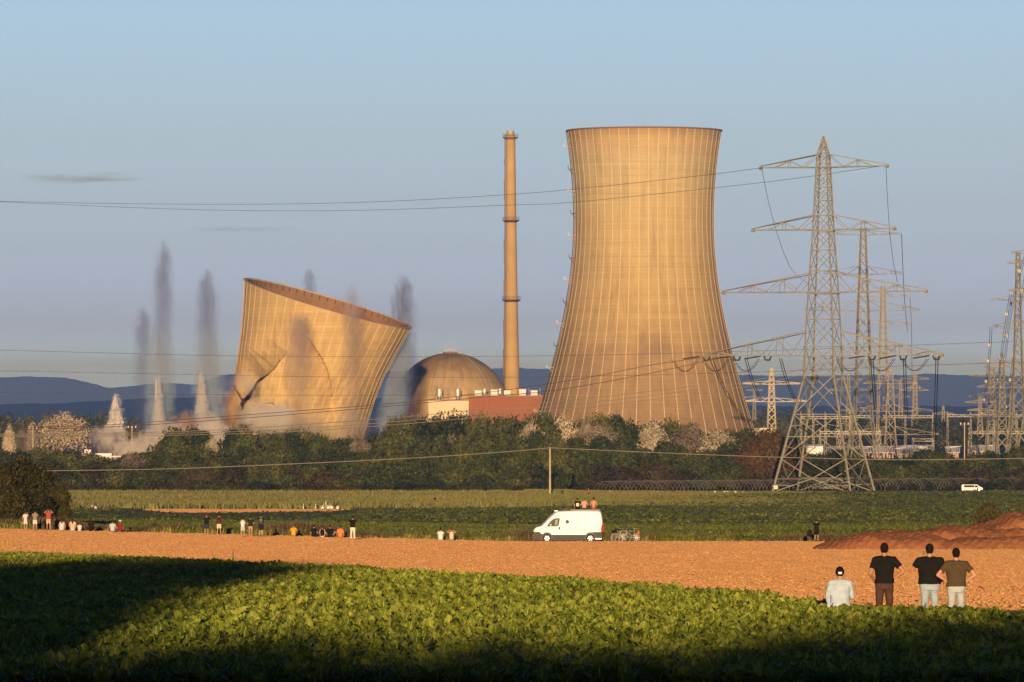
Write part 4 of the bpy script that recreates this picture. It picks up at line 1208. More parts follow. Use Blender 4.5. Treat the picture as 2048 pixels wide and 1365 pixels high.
# trees behind the photographer: they throw the long shade over the near crop
GH = "roadside trees behind the photographer"
kind('hedge', 80, 10, 5.5, .02, 4200, .32, L_olive, nl=34, ground=True); kind('hedge', 81, 10, 5.5, .02, 4200, .32, L_dark, nl=34, ground=True); NAME['hedge'] = ('roadside_tree', 'tree')
NEED = [(-34, 16.3), (-18.5, 16.3), (-17.2, 17.8), (-9.6, 17.5), (-8.4, 12.0), (-7.0, 8.9), (-5, 7.9), (4.6, 7.7), (6.2, 9.5), (12, 9.3), (16, 9.5), (24, 9.5)]
for i in range(30):
    xg = -34 + i * 1.9; zt = float(np.interp(xg, [a for a, _ in NEED], [b for _, b in NEED])) + .25 + TR.uniform(-.35, .35); x = xg - 2.6
    zg = g(x, -60); c, t, h, w0 = KIND['hedge'][i % 2]
    e = empty("roadside_tree", (x, -60 + (i % 3 - 1) * 1.2, zg), TR.uniform(0, 6), "roadside tree behind the photographer, unseen in the picture", "tree", GH)
    e.scale = (4.4 / w0, 4.4 / w0, (zt - zg) / h)
    place("crown", c, e); place("trunk", t, e)
for i in range(44):
    x = -38 + (i % 22) * 2.7 + (1.3 if i > 21 else 0); zg = g(x, -63); c, t, h, w0 = KIND['shrub'][i % 3]
    e = empty("roadside_shrub", (x, -63 - (i > 21) * 2, zg), TR.uniform(0, 6), "roadside shrub behind the photographer, unseen in the picture", "shrub", GH)
    e.scale = (.6, .6, (7.9 - zg) / h); place("crown", c, e)

# ------------------------------------------------------------------ field crops, scattered with geometry nodes
def leaf_blade(r, az, lean, plen, blen, bw, curl, V, Fc, mid):
    ca, sa = math.cos(az), math.sin(az)
    def W(rad, z, side=0.0): return (ca * rad - sa * side, sa * rad + ca * side, z)
    base = (math.sin(lean) * plen, math.cos(lean) * plen)
    n0 = len(V)
    V += [W(0, 0, -.012), W(0, 0, .012), W(base[0], base[1], .009), W(base[0], base[1], -.009)]; mid += [1, 1, 1, 1]
    Fc.append((n0, n0 + 1, n0 + 2, n0 + 3))
    rad, z, a = base[0], base[1], lean * .8
    prof = [.35, .85, 1.0, .85, .25]; n = len(prof); rows = []
    for i, wd in enumerate(prof):
        t = i / (n - 1)
        row = []
        for j, sd in enumerate((-1, 0, 1)):
            lift = (.25 if sd else 0) * bw * .5 + (.10 * bw * math.sin(i * 2.1 + az * 3 + sd) if sd else 0)
            row.append(len(V)); V.append(W(rad - math.cos(a) * lift, z + math.sin(a) * lift, sd * bw / 2 * wd)); mid.append(1.0 if sd == 0 else 0.0)
        rows.append(row)
        if i < n - 1:
            a += curl / (n - 1); s = blen / (n - 1); rad += math.sin(a) * s; z += math.cos(a) * s
    for i in range(n - 1):
        for j in range(2): Fc.append((rows[i][j], rows[i][j + 1], rows[i + 1][j + 1], rows[i + 1][j]))
def beet(seed, nl, h, mat):
    r = random.Random(seed); V, Fc, mid = [], [], []
    for i in range(nl):
        az = i * 2.4 + r.uniform(-.4, .4); ln = r.uniform(.05, .75)
        leaf_blade(r, az, ln, h * r.uniform(.35, .6), h * r.uniform(.5, .75), h * r.uniform(.3, .45), r.uniform(.3, 1.5), V, Fc, mid)
    me = make_mesh("beet_plant", V, Fc, mat, True)
    at = me.attributes.new("mid", 'FLOAT', 'POINT'); at.data.foreach_set('value', mid)
    return me
def crop_material(name, dark, mid_, light, yellow, transl=.3, scale=.12, rib=True):
    m, nt, out = mat_new(name)
    oi = nt.nodes.new("ShaderNodeObjectInfo")
    n = noise(nt, oi.outputs['Location'], scale, 3, .6)
    n2 = noise(nt, coords(nt, 'Object'), 3.0, 2, .6)
    s = mathn(nt, 'ADD', mathn(nt, 'MULTIPLY', n, .5), mathn(nt, 'ADD', mathn(nt, 'MULTIPLY', oi.outputs['Random'], .35), mathn(nt, 'MULTIPLY', n2, .3)))
    col = ramp(nt, s, [(.35, dark), (.58, mid_), (.82, light)])
    y = ramp(nt, mathn(nt, 'FRACT', mathn(nt, 'ADD', mathn(nt, 'MULTIPLY', oi.outputs['Random'], 17.3), n2)), [(.975, (0, 0, 0)), (.985, (1, 1, 1))])
    col = mixc(nt, y, col, yellow)
    if rib:
        at = nt.nodes.new("ShaderNodeAttribute"); at.attribute_name = "mid"
        col = mixc(nt, ramp(nt, at.outputs['Fac'], [(.82, (0, 0, 0)), (1, (.75, .75, .75))]), col, tuple(min(1, c * 1.6 + .06) for c in light))
    p = nt.nodes.new("ShaderNodeBsdfPrincipled"); p.inputs['Roughness'].default_value = .5; p.inputs['Specular IOR Level'].default_value = .3
    t = nt.nodes.new("ShaderNodeBsdfTranslucent"); mx = nt.nodes.new("ShaderNodeMixShader"); mx.inputs[0].default_value = transl
    nt.links.new(col, p.inputs['Base Color']); nt.links.new(col, t.inputs['Color'])
    nt.links.new(p.outputs[0], mx.inputs[1]); nt.links.new(t.outputs[0], mx.inputs[2]); nt.links.new(mx.outputs[0], out.inputs['Surface'])
    return m
def scatter(name, pts, rots, scls, idx, meshes, label, cat):
    """one object of many plants: points carry their own turn, size and kind"""
    me = bpy.data.meshes.new(name)
    me.vertices.add(len(pts)); me.vertices.foreach_set('co', np.asarray(pts, dtype=np.float32).ravel())
    a = me.attributes.new("rot", 'FLOAT_VECTOR', 'POINT'); a.data.foreach_set('vector', np.asarray(rots, dtype=np.float32).ravel())
    a = me.attributes.new("scl", 'FLOAT_VECTOR', 'POINT'); a.data.foreach_set('vector', np.asarray(scls, dtype=np.float32).ravel())
    a = me.attributes.new("idx", 'INT', 'POINT'); a.data.foreach_set('value', np.asarray(idx, dtype=np.int32))
    o = place(name, me)
    ng = bpy.data.node_groups.new(name + "_nodes", 'GeometryNodeTree')
    ng.interface.new_socket("Geometry", in_out='INPUT', socket_type='NodeSocketGeometry')
    ng.interface.new_socket("Geometry", in_out='OUTPUT', socket_type='NodeSocketGeometry')
    gi = ng.nodes.new("NodeGroupInput"); go = ng.nodes.new("NodeGroupOutput")
    jn = ng.nodes.new("GeometryNodeJoinGeometry")
    for m_ in reversed(meshes):
        src = bpy.data.objects.new(name + "_plant", m_)
        oi = ng.nodes.new("GeometryNodeObjectInfo"); oi.inputs['Object'].default_value = src; oi.inputs['As Instance'].default_value = True
        ng.links.new(oi.outputs['Geometry'], jn.inputs[0])
    iop = ng.nodes.new("GeometryNodeInstanceOnPoints"); iop.inputs['Pick Instance'].default_value = True
    def attr(n, t, k):
        a = ng.nodes.new("GeometryNodeInputNamedAttribute"); a.data_type = t; a.inputs['Name'].default_value = n
        return [s for s in a.outputs if s.enabled and s.name == 'Attribute'][0]
    ng.links.new(gi.outputs[0], iop.inputs['Points']); ng.links.new(jn.outputs[0], iop.inputs['Instance'])
    er = ng.nodes.new("FunctionNodeEulerToRotation")
    ng.links.new(attr("rot", 'FLOAT_VECTOR', 0), er.inputs[0]); ng.links.new(er.outputs[0], iop.inputs['Rotation'])
    ng.links.new(attr("scl", 'FLOAT_VECTOR', 0), iop.inputs['Scale']); ng.links.new(attr("idx", 'INT', 0), iop.inputs['Instance Index'])
    ng.links.new(iop.outputs[0], go.inputs[0])
    md = o.modifiers.new("scatter", 'NODES'); md.node_group = ng
    return tag(o, label, cat, None, 'stuff')
NR = np.random.RandomState(5)
def rots(n, tilt=.12): return np.stack([NR.randn(n) * tilt, NR.randn(n) * tilt, NR.rand(n) * 6.283], 1)
M_beet = crop_material("beet_leaves", (.085, .13, .014), (.22, .275, .032), (.44, .48, .07), (.5, .42, .07))
beets = [beet(i, 14, .39, M_beet) for i in range(5)]
# near beet field in rows
xs, ys = [], []
for row in np.arange(-44, 26, .36):
    y = np.arange(70, 300, .20)
    x = row + (y - 100) * -.03 + NR.randn(len(y)) * .05
    xs.append(x); ys.append(y + NR.randn(len(y)) * .06)
xs = np.concatenate(xs); ys = np.concatenate(ys)
keep = (np.abs(xs) < ys * .0923 + 7) & (ys < crop_edge(xs) + .5 * np.sin(xs * 1.7)) & (ys > 72) & ((ys < 130) | (NR.rand(len(xs)) < .75))
xs, ys = xs[keep], ys[keep]; n = len(xs)
s = NR.uniform(.75, 1.15, n) * (1 + .12 * np.sin(xs * .9) * np.sin(ys * .35))
scatter("sugar_beet_crop", np.stack([xs, ys, G(xs, ys) + .02], 1), rots(n), np.stack([s, s, s], 1), NR.randint(0, 5, n), beets, "broad-leaved green beet crop filling the foreground", "crop")
print("beets", n)
# straw and clods on the bare field
def straw(seed, mat):
    r = random.Random(seed); mb = MB()
    for i in range(5):
        a = r.uniform(0, 6.28); L = r.uniform(.05, .14); c = Vector((r.uniform(-.25, .25), r.uniform(-.25, .25), .02)); el = r.uniform(.0, 1.1)
        mb.tube(c, c + Vector((math.cos(a) * math.cos(el), math.sin(a) * math.cos(el), math.sin(el))) * L, .008, .006, 3)
    return mb.mesh("straw", mat)
def clod(seed, mat):
    r = random.Random(seed); mb = MB()
    for i in range(20):
        s = r.uniform(.018, .045); mb.ell((r.uniform(-.6, .6), r.uniform(-.6, .6), s * .2), s * r.uniform(.8, 1.6), s, s * .75, 6, 4, r.uniform(-.5, .5))
    return mb.mesh("clod", mat)
M_straw = plain("dry_straw", (.62, .40, .20), .8); M_clod = plain("soil_clod", (.62, .33, .145), .95, 0, .1, .25, 4)
n = 64000; sd1_, sd2_ = STRIP[2], STRIP[3]
ys = 100 + (435 - 100) * NR.rand(n) ** .72; xs = (NR.rand(n) * 2 - 1) * (ys * .0923 + 17)
keep = ys > crop_edge(xs) + .2; xs, ys = xs[keep], ys[keep]; n = len(xs)
ns_ = 3500; ux = NR.rand(ns_); x2 = STRIP[0] + 3 + ux * (STRIP[1] - STRIP[0] - 3); lo2 = sd2_ - (sd2_ - sd1_) * np.clip(np.sin(np.clip(ux * 3.2, 0, 1.57)), 0, 1) * (1 - .55 * ux); y2 = lo2 + 2 + (sd2_ + 4 - lo2) * NR.rand(ns_)
xs = np.concatenate([xs, x2]); ys = np.concatenate([ys, y2]); n = len(xs)
s = NR.uniform(.6, 1.5, n); s[-ns_:] *= 2.0
scatter("straw_litter", np.stack([xs, ys, G(xs, ys)], 1), rots(n, .02), np.stack([s, s, s], 1), np.where(NR.rand(n) < .08, NR.randint(0, 3, n), NR.randint(3, 6, n)), [straw(i, M_straw) for i in range(3)] + [clod(i, M_clod) for i in range(3)], "straw bits and clods strewn over the bare orange field", "straw")
# low green crop of the far field
def tuft(seed, mat, nb, h, w, spread, lean=.6):
    r = random.Random(seed); V, Fc = [], []
    for i in range(nb):
        a = r.uniform(0, 6.28); ln = r.uniform(0.05, lean); c = Vector((r.uniform(-spread, spread), r.uniform(-spread, spread), 0))
        hh = h * r.uniform(.5, 1.1); ww = w * r.uniform(.7, 1.3); dr = Vector((math.cos(a), math.sin(a), 0)); sd = Vector((-math.sin(a), math.cos(a), 0))
        p1 = c + Vector((0, 0, hh * .55)) + dr * math.tan(ln) * hh * .35; p2 = c + Vector((0, 0, hh)) * 1 + dr * math.tan(ln) * hh * .9
        p2.z *= (1 - ln * .35)
        k = len(V); V += [c - sd * ww * .3, c + sd * ww * .3, p1 - sd * ww, p1 + sd * ww, p2]; Fc += [(k, k + 1, k + 3, k + 2), (k + 2, k + 3, k + 4)]
    return make_mesh("tuft", V, Fc, mat)
M_far = crop_material("low_crop_leaves", (.055, .080, .010), (.115, .15, .018), (.23, .25, .035), (.24, .22, .05), .25, .035, False)
M_gr = crop_material("pale_grass", (.16, .18, .04), (.26, .26, .07), (.36, .34, .11), (.42, .36, .15), .25, .03, False)
M_dry = crop_material("dry_weeds", (.075, .06, .03), (.14, .10, .055), (.22, .15, .09), (.26, .13, .09), .2, .12, False)
tufts = [tuft(i, M_far, 16, .42, .07, .42, .9) for i in range(4)]
n1, n2 = 66000, 78000
ya = 441 + 230 * NR.rand(n1) ** .9; yb = 670 + (1350 - 670) * NR.rand(n2)
ys = np.concatenate([ya, yb]); n = len(ys); xs = (NR.rand(n) * 2 - 1) * (ys * .0923 + 22)
sx0, sx1, sd1, sd2 = STRIP
instrip = (xs > sx0 + 1) & (xs < sx1) & (ys > sd2 - (sd2 - sd1) * np.clip(np.sin(np.clip((xs - sx0) / (sx1 - sx0) * 3.2, 0, 1.57)), 0, 1) * (1 - .55 * (xs - sx0) / (sx1 - sx0)) - 2) & (ys < sd2 + 7)
grassy = (xs < (1110 - 1024) / F * ys + 4 * np.sin(ys * .06)) & (ys > d2 + 14)
ontrack = (ys > d2 + 6) & (ys < d2 + 14) & (xs < -8)
keep = ~(instrip | grassy | ontrack); xs, ys = xs[keep], ys[keep]; n = len(xs)
band = np.sin(ys * .045 + xs * .03 + 2 * np.sin(xs * .05)) * .5 + np.sin(ys * .019 - xs * .045) * .5
s = (1.05 + .28 * band) * NR.uniform(.75, 1.25, n); sw = s * np.where(ys > 670, 2.2, 1.2)
infront = (xs > sx0) & (xs < sx1 + 4) & (ys < sd2) & (ys > sd1 - 150)
s = s * np.where(ys > 600, .72, 1.0) * np.where(infront, .4, 1.0)
scatter("low_green_crop", np.stack([xs, ys, G(xs, ys) - .02], 1), rots(n, .1), np.stack([sw, sw, s], 1), NR.randint(0, 4, n), tufts, "low dark green crop covering the wide middle field", "crop")
n = 34000
ys = d2 + 14 + (1300 - d2 - 14) * NR.rand(n) ** .8; xs = (NR.rand(n) - .5) * 2; xs = np.where(xs < 0, xs * (ys * .0923 + 20), xs * 86 / F * ys + 4 * np.sin(ys * .06))
n2 = 15000; y2 = d2 + 60 + (1330 - d2 - 60) * NR.rand(n2) ** .6; t2 = NR.rand(n2) ** 1.6; x2 = 86 / F * y2 + t2 * 560 / F * y2
s = np.concatenate([NR.uniform(.75, 1.25, n), NR.uniform(.5, .8, n2) * (1 - .45 * t2)]); xs = np.concatenate([xs, x2]); ys = np.concatenate([ys, y2]); n = n + n2
scatter("tall_pale_grass", np.stack([xs, ys, G(xs, ys) - .02], 1), rots(n, .08), np.stack([s * 1.5, s * 1.5, s], 1), NR.randint(0, 3, n), [tuft(10 + i, M_gr, 16, 1.15, .07, .5, .4) for i in range(3)], "tall pale yellow-green grass in front of the tree belt", "grass")
# weedy verge between bare field and green field
n = 27000
ys = 434 + 15 * NR.rand(n) ** 1.2; xs = (NR.rand(n) * 2 - 1) * 60
e0 = edge_end(xs); ys = np.maximum(ys + 3, e0 + 3)
s = NR.uniform(.6, 1.3, n) * (.85 + .4 * np.sin(xs * .45) * np.sin(xs * .17 + 1)) * np.where(xs > 18, .55, 1)
kk = np.where((np.sin(xs * .33) + NR.randn(n) * .8) > .25, NR.randint(0, 2, n), NR.randint(2, 4, n))
scatter("weedy_verge", np.stack([xs, ys, G(xs, ys)], 1), rots(n, .1), np.stack([s, s, s], 1), kk, [tuft(20, M_dry, 14, .85, .03, .25, .4), tuft(21, M_dry, 14, .7, .04, .3, .5), tuft(22, M_far, 14, .6, .06, .3, .7), tuft(23, M_gr, 14, .55, .05, .3, .6)], "brown and green weeds along the far edge of the bare field", "weeds")
# single tall weeds standing out of the near crop
def dock(px, ytop, d, label, mat, leafy=False):
    k = F / d; x = (px - 1024) / k; z = g(x, d); h = (HOR - ytop) / k - z
    e = empty("weed_stalk", (x, d, z), 0, label, "weed", "tall weeds in the near crop"); r = random.Random(px)
    mb = MB().path([(0, 0, 0), (.02, 0, h * .5), (.0, .01, h)], [.012, .010, .005], 5); mb.build("stem", M_straw if not leafy else M_beet, e)
    mb = MB()
    n = 130 if not leafy else 26
    for i in range(n):
        t = r.uniform(.35 if not leafy else .1, 1); a = r.uniform(0, 6.28); s = (.05 if not leafy else .13) * (1.3 - t)
        c = Vector((0, 0, h * t)); tip = c + Vector((math.cos(a) * s * (1 if leafy else .8), math.sin(a) * s, s * .9)); sd = Vector((-math.sin(a), math.cos(a), 0)) * s * .3
        mb.add([c, (c + tip) / 2 - sd, tip, (c + tip) / 2 + sd], [(0, 1, 2, 3)])
    mb.build("seed_head" if not leafy else "leaves", mat, e)
dock(256, 1217, 112, "pale brown seed stalk alone in the shaded crop at left", M_straw)
dock(1825, 1185, 119, "yellowish stalk between the two standing men in black", M_straw)
dock(1838, 1196, 118, "short yellowish stalk left of the light jeans", M_straw)
dock(1897, 1158, 119.5, "tall leafy green weed between the two men at right", M_beet, True)
dock(1543, 1183, 135, "slim green stalk at the crop edge left of the seated man", M_beet, True)
dock(466, 1098, 215, "slim stalk rising from the crop edge left of centre", M_beet)
dock(606, 1110, 205, "yellow-green stalk at the crop edge below the seated orange figures", M_gr)
dock(42, 1075, 268, "dark feathery weed on the bare field at far left", M_dry)
dock(76, 1073, 268, "second dark feathery weed on the bare field at far left", M_dry)
dock(1955, 1205, 116, "small green stalk right of the man with hands on hips", M_beet, True)

# ------------------------------------------------------------------ red earth heaps
def heap(name, cx, cy, rx, ry, h, seed, label):
    n, m = 130, 64; V = []; rn = np.random.RandomState(seed)
    r = random.Random(seed); ph = [r.uniform(0, 6) for _ in range(8)]
    for j in range(m):
        for i in range(n):
            u, v = i / (n - 1) * 2 - 1, j / (m - 1) * 2 - 1
            x, y = cx + u * rx, cy + v * ry
            q = math.hypot(u, v * 1.0)
            prof_ = max(0, 1 - q ** 2.8) ** .9
            wv = 1 + .10 * math.sin(u * 5 + ph[0]) * math.cos(v * 3 + ph[1]) + .07 * math.sin(u * 9 + ph[2]) + .05 * math.sin(v * 8 + ph[3])
            z = h * prof_ * wv
            z += ((math.sin(x * 5.1 + y * 3) + math.sin(x * 9.7 - y * 6)) * .022 + rn.randn() * .022) * min(1, prof_ * 5)
            V.append((x - cx, y - cy, g(x, y) + z - .08 - g(cx, cy)))
    Q = [(j * n + i, j * n + i + 1, (j + 1) * n + i + 1, (j + 1) * n + i) for j in range(m - 1) for i in range(n - 1)]
    o = place(name, fast_mesh(name, np.array(V), np.array(Q), M_mound, True), None, (cx, cy, g(cx, cy)))
    return tag(o, label, "earth heap", "red earth heaps at the right")
hx = lambda px, d: (px - 1024) / F * d
heap("earth_heap", hx(1790, 350), 350, 5.4, 4, 1.12, 1, "lowest earth heap tapering out at the left end of the red row")
heap("earth_heap", hx(1868, 352), 352, 5.6, 4, 1.40, 2, "middle red earth heap behind the standing men")
heap("earth_heap", hx(1948, 353), 353, 5.6, 4.2, 1.46, 3, "third red earth heap above the man in olive")
heap("earth_heap", hx(2040, 362), 362, 5.0, 5, 2.1, 4, "highest red earth heap at the right picture edge")
heap("earth_heap", hx(1990, 349), 349, 6.0, 3.4, .85, 5, "low front skirt of earth before the highest heap")
# ------------------------------------------------------------------ people
def remeshed(mb, name, mat, voxel, smooth=3):
    me = mb.mesh("tmp"); o = bpy.data.objects.new("tmp", me); COL.objects.link(o)
    m = o.modifiers.new("r", 'REMESH'); m.mode = 'VOXEL'; m.voxel_size = voxel
    if smooth:
        s = o.modifiers.new("s", 'SMOOTH'); s.factor = .5; s.iterations = smooth
    dg = bpy.context.evaluated_depsgraph_get(); dg.update()
    out = bpy.data.meshes.new_from_object(o.evaluated_get(dg)); out.name = name
    bpy.data.objects.remove(o)
    out.materials.clear(); out.materials.append(mat)
    out.polygons.foreach_set('use_smooth', [True] * len(out.polygons))
    return out
def skin_mat(c=(.50, .27, .17)):
    key = "skin_%02d" % int(c[0] * 100)
    return plain(key, c, .55, 0, .4, .08, 5)
def cloth(name, c): return plain(name + "_cloth", c, .9, 0, .15, .12, 9)
def arms_for(style, sh, z0, seated):
    """elbow, hand for right side (x>0); mirrored by caller"""
    A = {
        'down': ((.25, -.01, -.30), (.27, .05, -.55)),
        'camera': ((.27, .16, -.16), (.09, .30, .06)),
        'head': ((.34, .04, .06), (.12, .06, .20)),
        'akimbo': ((.41, -.04, -.24), (.19, -.02, -.40)),
        'pocket': ((.31, -.06, -.30), (.21, .12, -.44)),
        'folded': ((.26, .05, -.27), (.05, .24, -.25)),
        'phone': ((.27, .18, -.10), (.14, .22, .16)),
        'lap': ((.27, .08, -.28), (.14, .34, -.38)),
        'back': ((.27, -.12, -.26), (.26, -.26, -.52)),
        'ear': ((.36, .10, -.20), (.14, .12, .06)),
        'bars': ((.24, .18, -.22), (.22, .42, -.22)),
    }
    return A[style]
def person(px, yfeet, d, H, label, pose='stand', armL='camera', armR='camera', top='tshirt', topc=(.02, .02, .02), bottom='shorts', botc=(.02, .02, .03), hair='short', hairc=(.03, .02, .015), skin=(.50, .27, .17), voxel=.024, group="spectators watching the demolition", rz=0.0, zbase=None, hatc=None, build=1.0, x=None, lean=0.0, shoes=(.06, .05, .05)):
    k = F / d
    x = (px - 1024) / k if x is None else x
    z = g(x, d) if zbase is None else zbase
    e = empty("person", (x, d, z), rz, label, "person", group)
    s = H / 1.78; near = voxel < .015
    seated = pose == 'sit'
    # joints, metres for a 1.78 m adult, facing +y
    dz = -.78 if seated else 0.0
    hip = Vector((0, 0, .93 + dz)); ly = -.05 if seated else 0
    def T(zz, yy=0): # trunk bends forward a little
        t = (zz - .93) / .6
        return Vector((lean * t, (.10 * t if seated else .02 * t) + yy, zz + dz))
    shz = 1.43; bw = build
    sh = {1: T(shz) + Vector((.172 * bw, 0, 0)), -1: T(shz) + Vector((-.172 * bw, 0, 0))}
    head = T(1.655, .03 if not seated else .05)
    if seated:
        kn = {q: Vector((q * .17, .42, .42)) for q in (1, -1)}; an = {q: Vector((q * .13, .68, .09)) for q in (1, -1)}
    else:
        kn = {q: Vector((q * .11, .03, .50)) for q in (1, -1)}; an = {q: Vector((q * .125, -.02, .085)) for q in (1, -1)}
    hj = {q: Vector((q * .095, 0, .90 + dz)) for q in (1, -1)}
    el, ha = {}, {}
    for q, st in ((1, armR), (-1, armL)):
        a, b = arms_for(st, sh, 0, seated)
        el[q] = T(shz) + Vector((a[0] * q * (.9 + .1 * bw), a[1], a[2])); ha[q] = T(shz) + Vector((b[0] * q, b[1], b[2]))
    B = MB()
    B.loft([(0, 0, .86 + dz, .13 * bw, .10), (0, 0, .95 + dz, .155 * bw, .112), (T(1.08).x, T(1.08).y, 1.08 + dz, .135 * bw, .10), (T(1.25).x, T(1.25).y, 1.25 + dz, .155 * bw, .112), (T(1.38).x, T(1.38).y, 1.38 + dz, .17 * bw, .112), (T(1.46).x, T(1.46).y, 1.46 + dz, .14 * bw, .09), (T(1.5).x, T(1.5).y, 1.50 + dz, .07, .065)])
    for q in (1, -1): B.capsule(T(1.46), sh[q], .06, .062)
    B.capsule(T(1.46), head - Vector((0, .02, .05)), .058, .056)
    B.ell(head + Vector((0, 0, .005)), .082, .098, .124)
    B.ell(head + Vector((0, .02, -.06)), .058, .072, .065)          # jaw
    B.capsule(head + Vector((0, .09, .01)), head + Vector((0, .112, -.025)), .012, .016, 8)  # nose
    for q in (1, -1): B.ell(head + Vector((q * .08, -.005, -.01)), .014, .024, .036, 8, 6)
    for q in (1, -1):
        B.capsule(sh[q], el[q], .056, .043); B.capsule(el[q], ha[q], .042, .027)
        dv = (ha[q] - el[q]).normalized(); side = dv.cross(Vector((0, 0, 1)))
        if side.length < .1: side = Vector((0, 1, 0))
        side.normalize(); up = side.cross(dv)
        palm = ha[q] + dv * .055
        B.capsule(ha[q], palm + dv * .01, .028, .036, 8)
        if near:
            for j, (o_, L_) in enumerate(((-.030, .072), (-.010, .084), (.010, .078), (.029, .060))):
                a0 = palm + side * o_ + dv * .03; a1 = a0 + dv * L_ * .55; a2 = a1 + (dv * .75 + up * -.55 * 1).normalized() * L_ * .5
                B.capsule(a0, a1, .0095, .0090, 6); B.capsule(a1, a2, .009, .0078, 6)
            t0 = ha[q] + dv * .035 - side * .03 * q; B.capsule(t0, t0 + (dv * .5 - side * q * .8).normalized() * .055, .011, .009, 6)
        B.capsule(hj[q], kn[q], .088, .056); B.capsule(kn[q], an[q] + Vector((0, 0, .04)), .055, .036)
        B.ell((kn[q] + an[q]) / 2 + Vector((0, -.02, .05)), .05, .056, .12, 10, 7)
        B.capsule(an[q] + Vector((0, -.03, -.03)), an[q] + Vector((q * .02, .14, -.045)), .04, .032, 8)
    for v in B.v: v *= s
    body = place("body", remeshed(B, "body", skin_mat(skin), voxel), e)
    def part(nm, mb, mat, vx=None, sm=3):
        for v in mb.v: v *= s
        me = remeshed(mb, nm, mat, vx or voxel, sm)
        if near and nm in ('shirt', 'trousers'):   # folds in the cloth
            nr_ = [v.normal.copy() for v in me.vertices]
            for v in me.vertices:
                c = v.co.copy(); a = (mnoise.noise(Vector((c.x * 7 + c.z * 3, c.y * 7, c.z * 9 - c.x * 4))) + .5 * mnoise.noise(c * 21)) * (.011 if nm == 'shirt' else .013)
                v.co = c + nr_[v.index] * a
        return place(nm, me, e)
    # clothes
    tm = cloth("top_%d_%d_%d" % tuple(int(c * 99) for c in topc), topc)
    bm_ = cloth("bottom_%d_%d_%d" % tuple(int(c * 99) for c in botc), botc)
    if top != 'none':
        S = MB(); lo = .95 if top != 'crop' else 1.08
        if top == 'dress': lo = .62
        rg = []
        if top == 'dress' and not seated: rg.append((0, 0, .62, .25 * bw, .17))
        rg += [(0, 0, max(lo, .88) + dz - .02, .192 * bw, .145), (T(1.0).x, T(1.0).y, 1.0 + dz, .186 * bw, .14), (T(1.1).x, T(1.1).y, 1.1 + dz, .176 * bw, .13), (T(1.25).x, T(1.25).y, 1.25 + dz, .192 * bw, .138), (T(1.38).x, T(1.38).y, 1.38 + dz, .196 * bw, .132), (T(1.44).x, T(1.44).y, 1.44 + dz, .155 * bw, .108), (T(1.49).x, T(1.49).y, 1.485 + dz, .115 * bw, .09), (T(1.51).x, T(1.51).y, 1.51 + dz, .085, .075)]
        if top == 'crop': rg = [r for r in rg if r[2] - dz > 1.07]
        S.loft(rg)
        if top != 'tank':
            for q in (1, -1):
                S.capsule(T(1.455), sh[q] + Vector((0, 0, 0)), .078, .082)
                t = 1.0 if top == 'long' else .62
                end = sh[q].lerp(el[q], t)
                S.tube(sh[q] - (end - sh[q]) * .08, end, .074, .064 if top == 'long' else .074, 12)
                if top == 'long': S.capsule(el[q], el[q].lerp(ha[q], .86), .062, .043)
        else:
            for q in (1, -1): S.capsule(T(1.40) + Vector((q * .1, 0, 0)), T(1.49) + Vector((q * .10, 0, 0)), .05, .035)
        part("shirt" if top != 'dress' else "dress", S, tm, voxel * .9)
    if bottom != 'none' and not (top == 'dress' and not seated):
        Q_ = MB(); Q_.loft([(0, 0, .80 + dz + (.04 if seated else 0), .155 * bw, .125), (0, 0, .90 + dz, .172 * bw, .13), (0, 0, 1.0 + dz, .158 * bw, .122), (0, 0, 1.03 + dz, .15 * bw, .115)])
        for q in (1, -1):
            if bottom == 'shorts':
                Q_.tube(hj[q], hj[q].lerp(kn[q], .86), .105, .088, 12)
            elif bottom == 'skirt':
                Q_.tube(hj[q], hj[q].lerp(kn[q], .45), .12, .125, 12)
            else:
                Q_.capsule(hj[q], kn[q], .106, .076); Q_.tube(kn[q], an[q] + Vector((0, 0, .03)), .076, .068, 12)
        part({'shorts': "shorts", 'skirt': "skirt", 'pants': "trousers"}[bottom], Q_, bm_)
    SH = MB()
    for q in (1, -1):
        SH.capsule(an[q] + Vector((0, -.045, -.045)), an[q] + Vector((q * .02, .15, -.05)), .046, .040, 8)
        SH.v = SH.v
    for v in SH.v: v.z = max(v.z, .0)
    for v in SH.v: v *= s
    # two shoes, each its own part
    nv = len(SH.v) // 2
    for i in (0, 1):
        fs = [tuple(a - i * nv for a in f) for f in SH.f if (i * nv) <= f[0] < (i + 1) * nv]
        place("shoe", make_mesh("shoe", SH.v[i * nv:(i + 1) * nv], fs, plain("shoe_%d" % int(shoes[0] * 100), shoes, .6), True), e)
    hm = plain("hair_%d" % int(hairc[0] * 1000), hairc, .85, 0, .1, .25, 20)
    HR = MB(); HR.ell(head + Vector((0, -.014, .04)), .091, .108, .108)
    HR.ell(head + Vector((0, -.045, .0)), .080, .070, .085)
    if hair == 'long':
        HR.capsule(head + Vector((0, -.07, -.02)), T(1.36) + Vector((0, -.11, 0)), .075, .05)
    if hair == 'bun': HR.ell(head + Vector((0, -.10, .07)), .04, .04, .04)
    if hair != 'bald': part("hair", HR, hm, voxel * .8)
    if hair == 'hat':
        Hm = MB(); c = (head + Vector((0, 0, .05))) ; Hm.lathe([(.0, .0), (.18, -.01), (.185, .01), (.105, .015), (.10, .09), (.07, .115), (.0, .12)], 20, False, tuple(c))
        for v in Hm.v: v *= s
        place("hat", Hm.mesh("hat", cloth("hat_%d" % int(hatc[0] * 99), hatc), True), e)
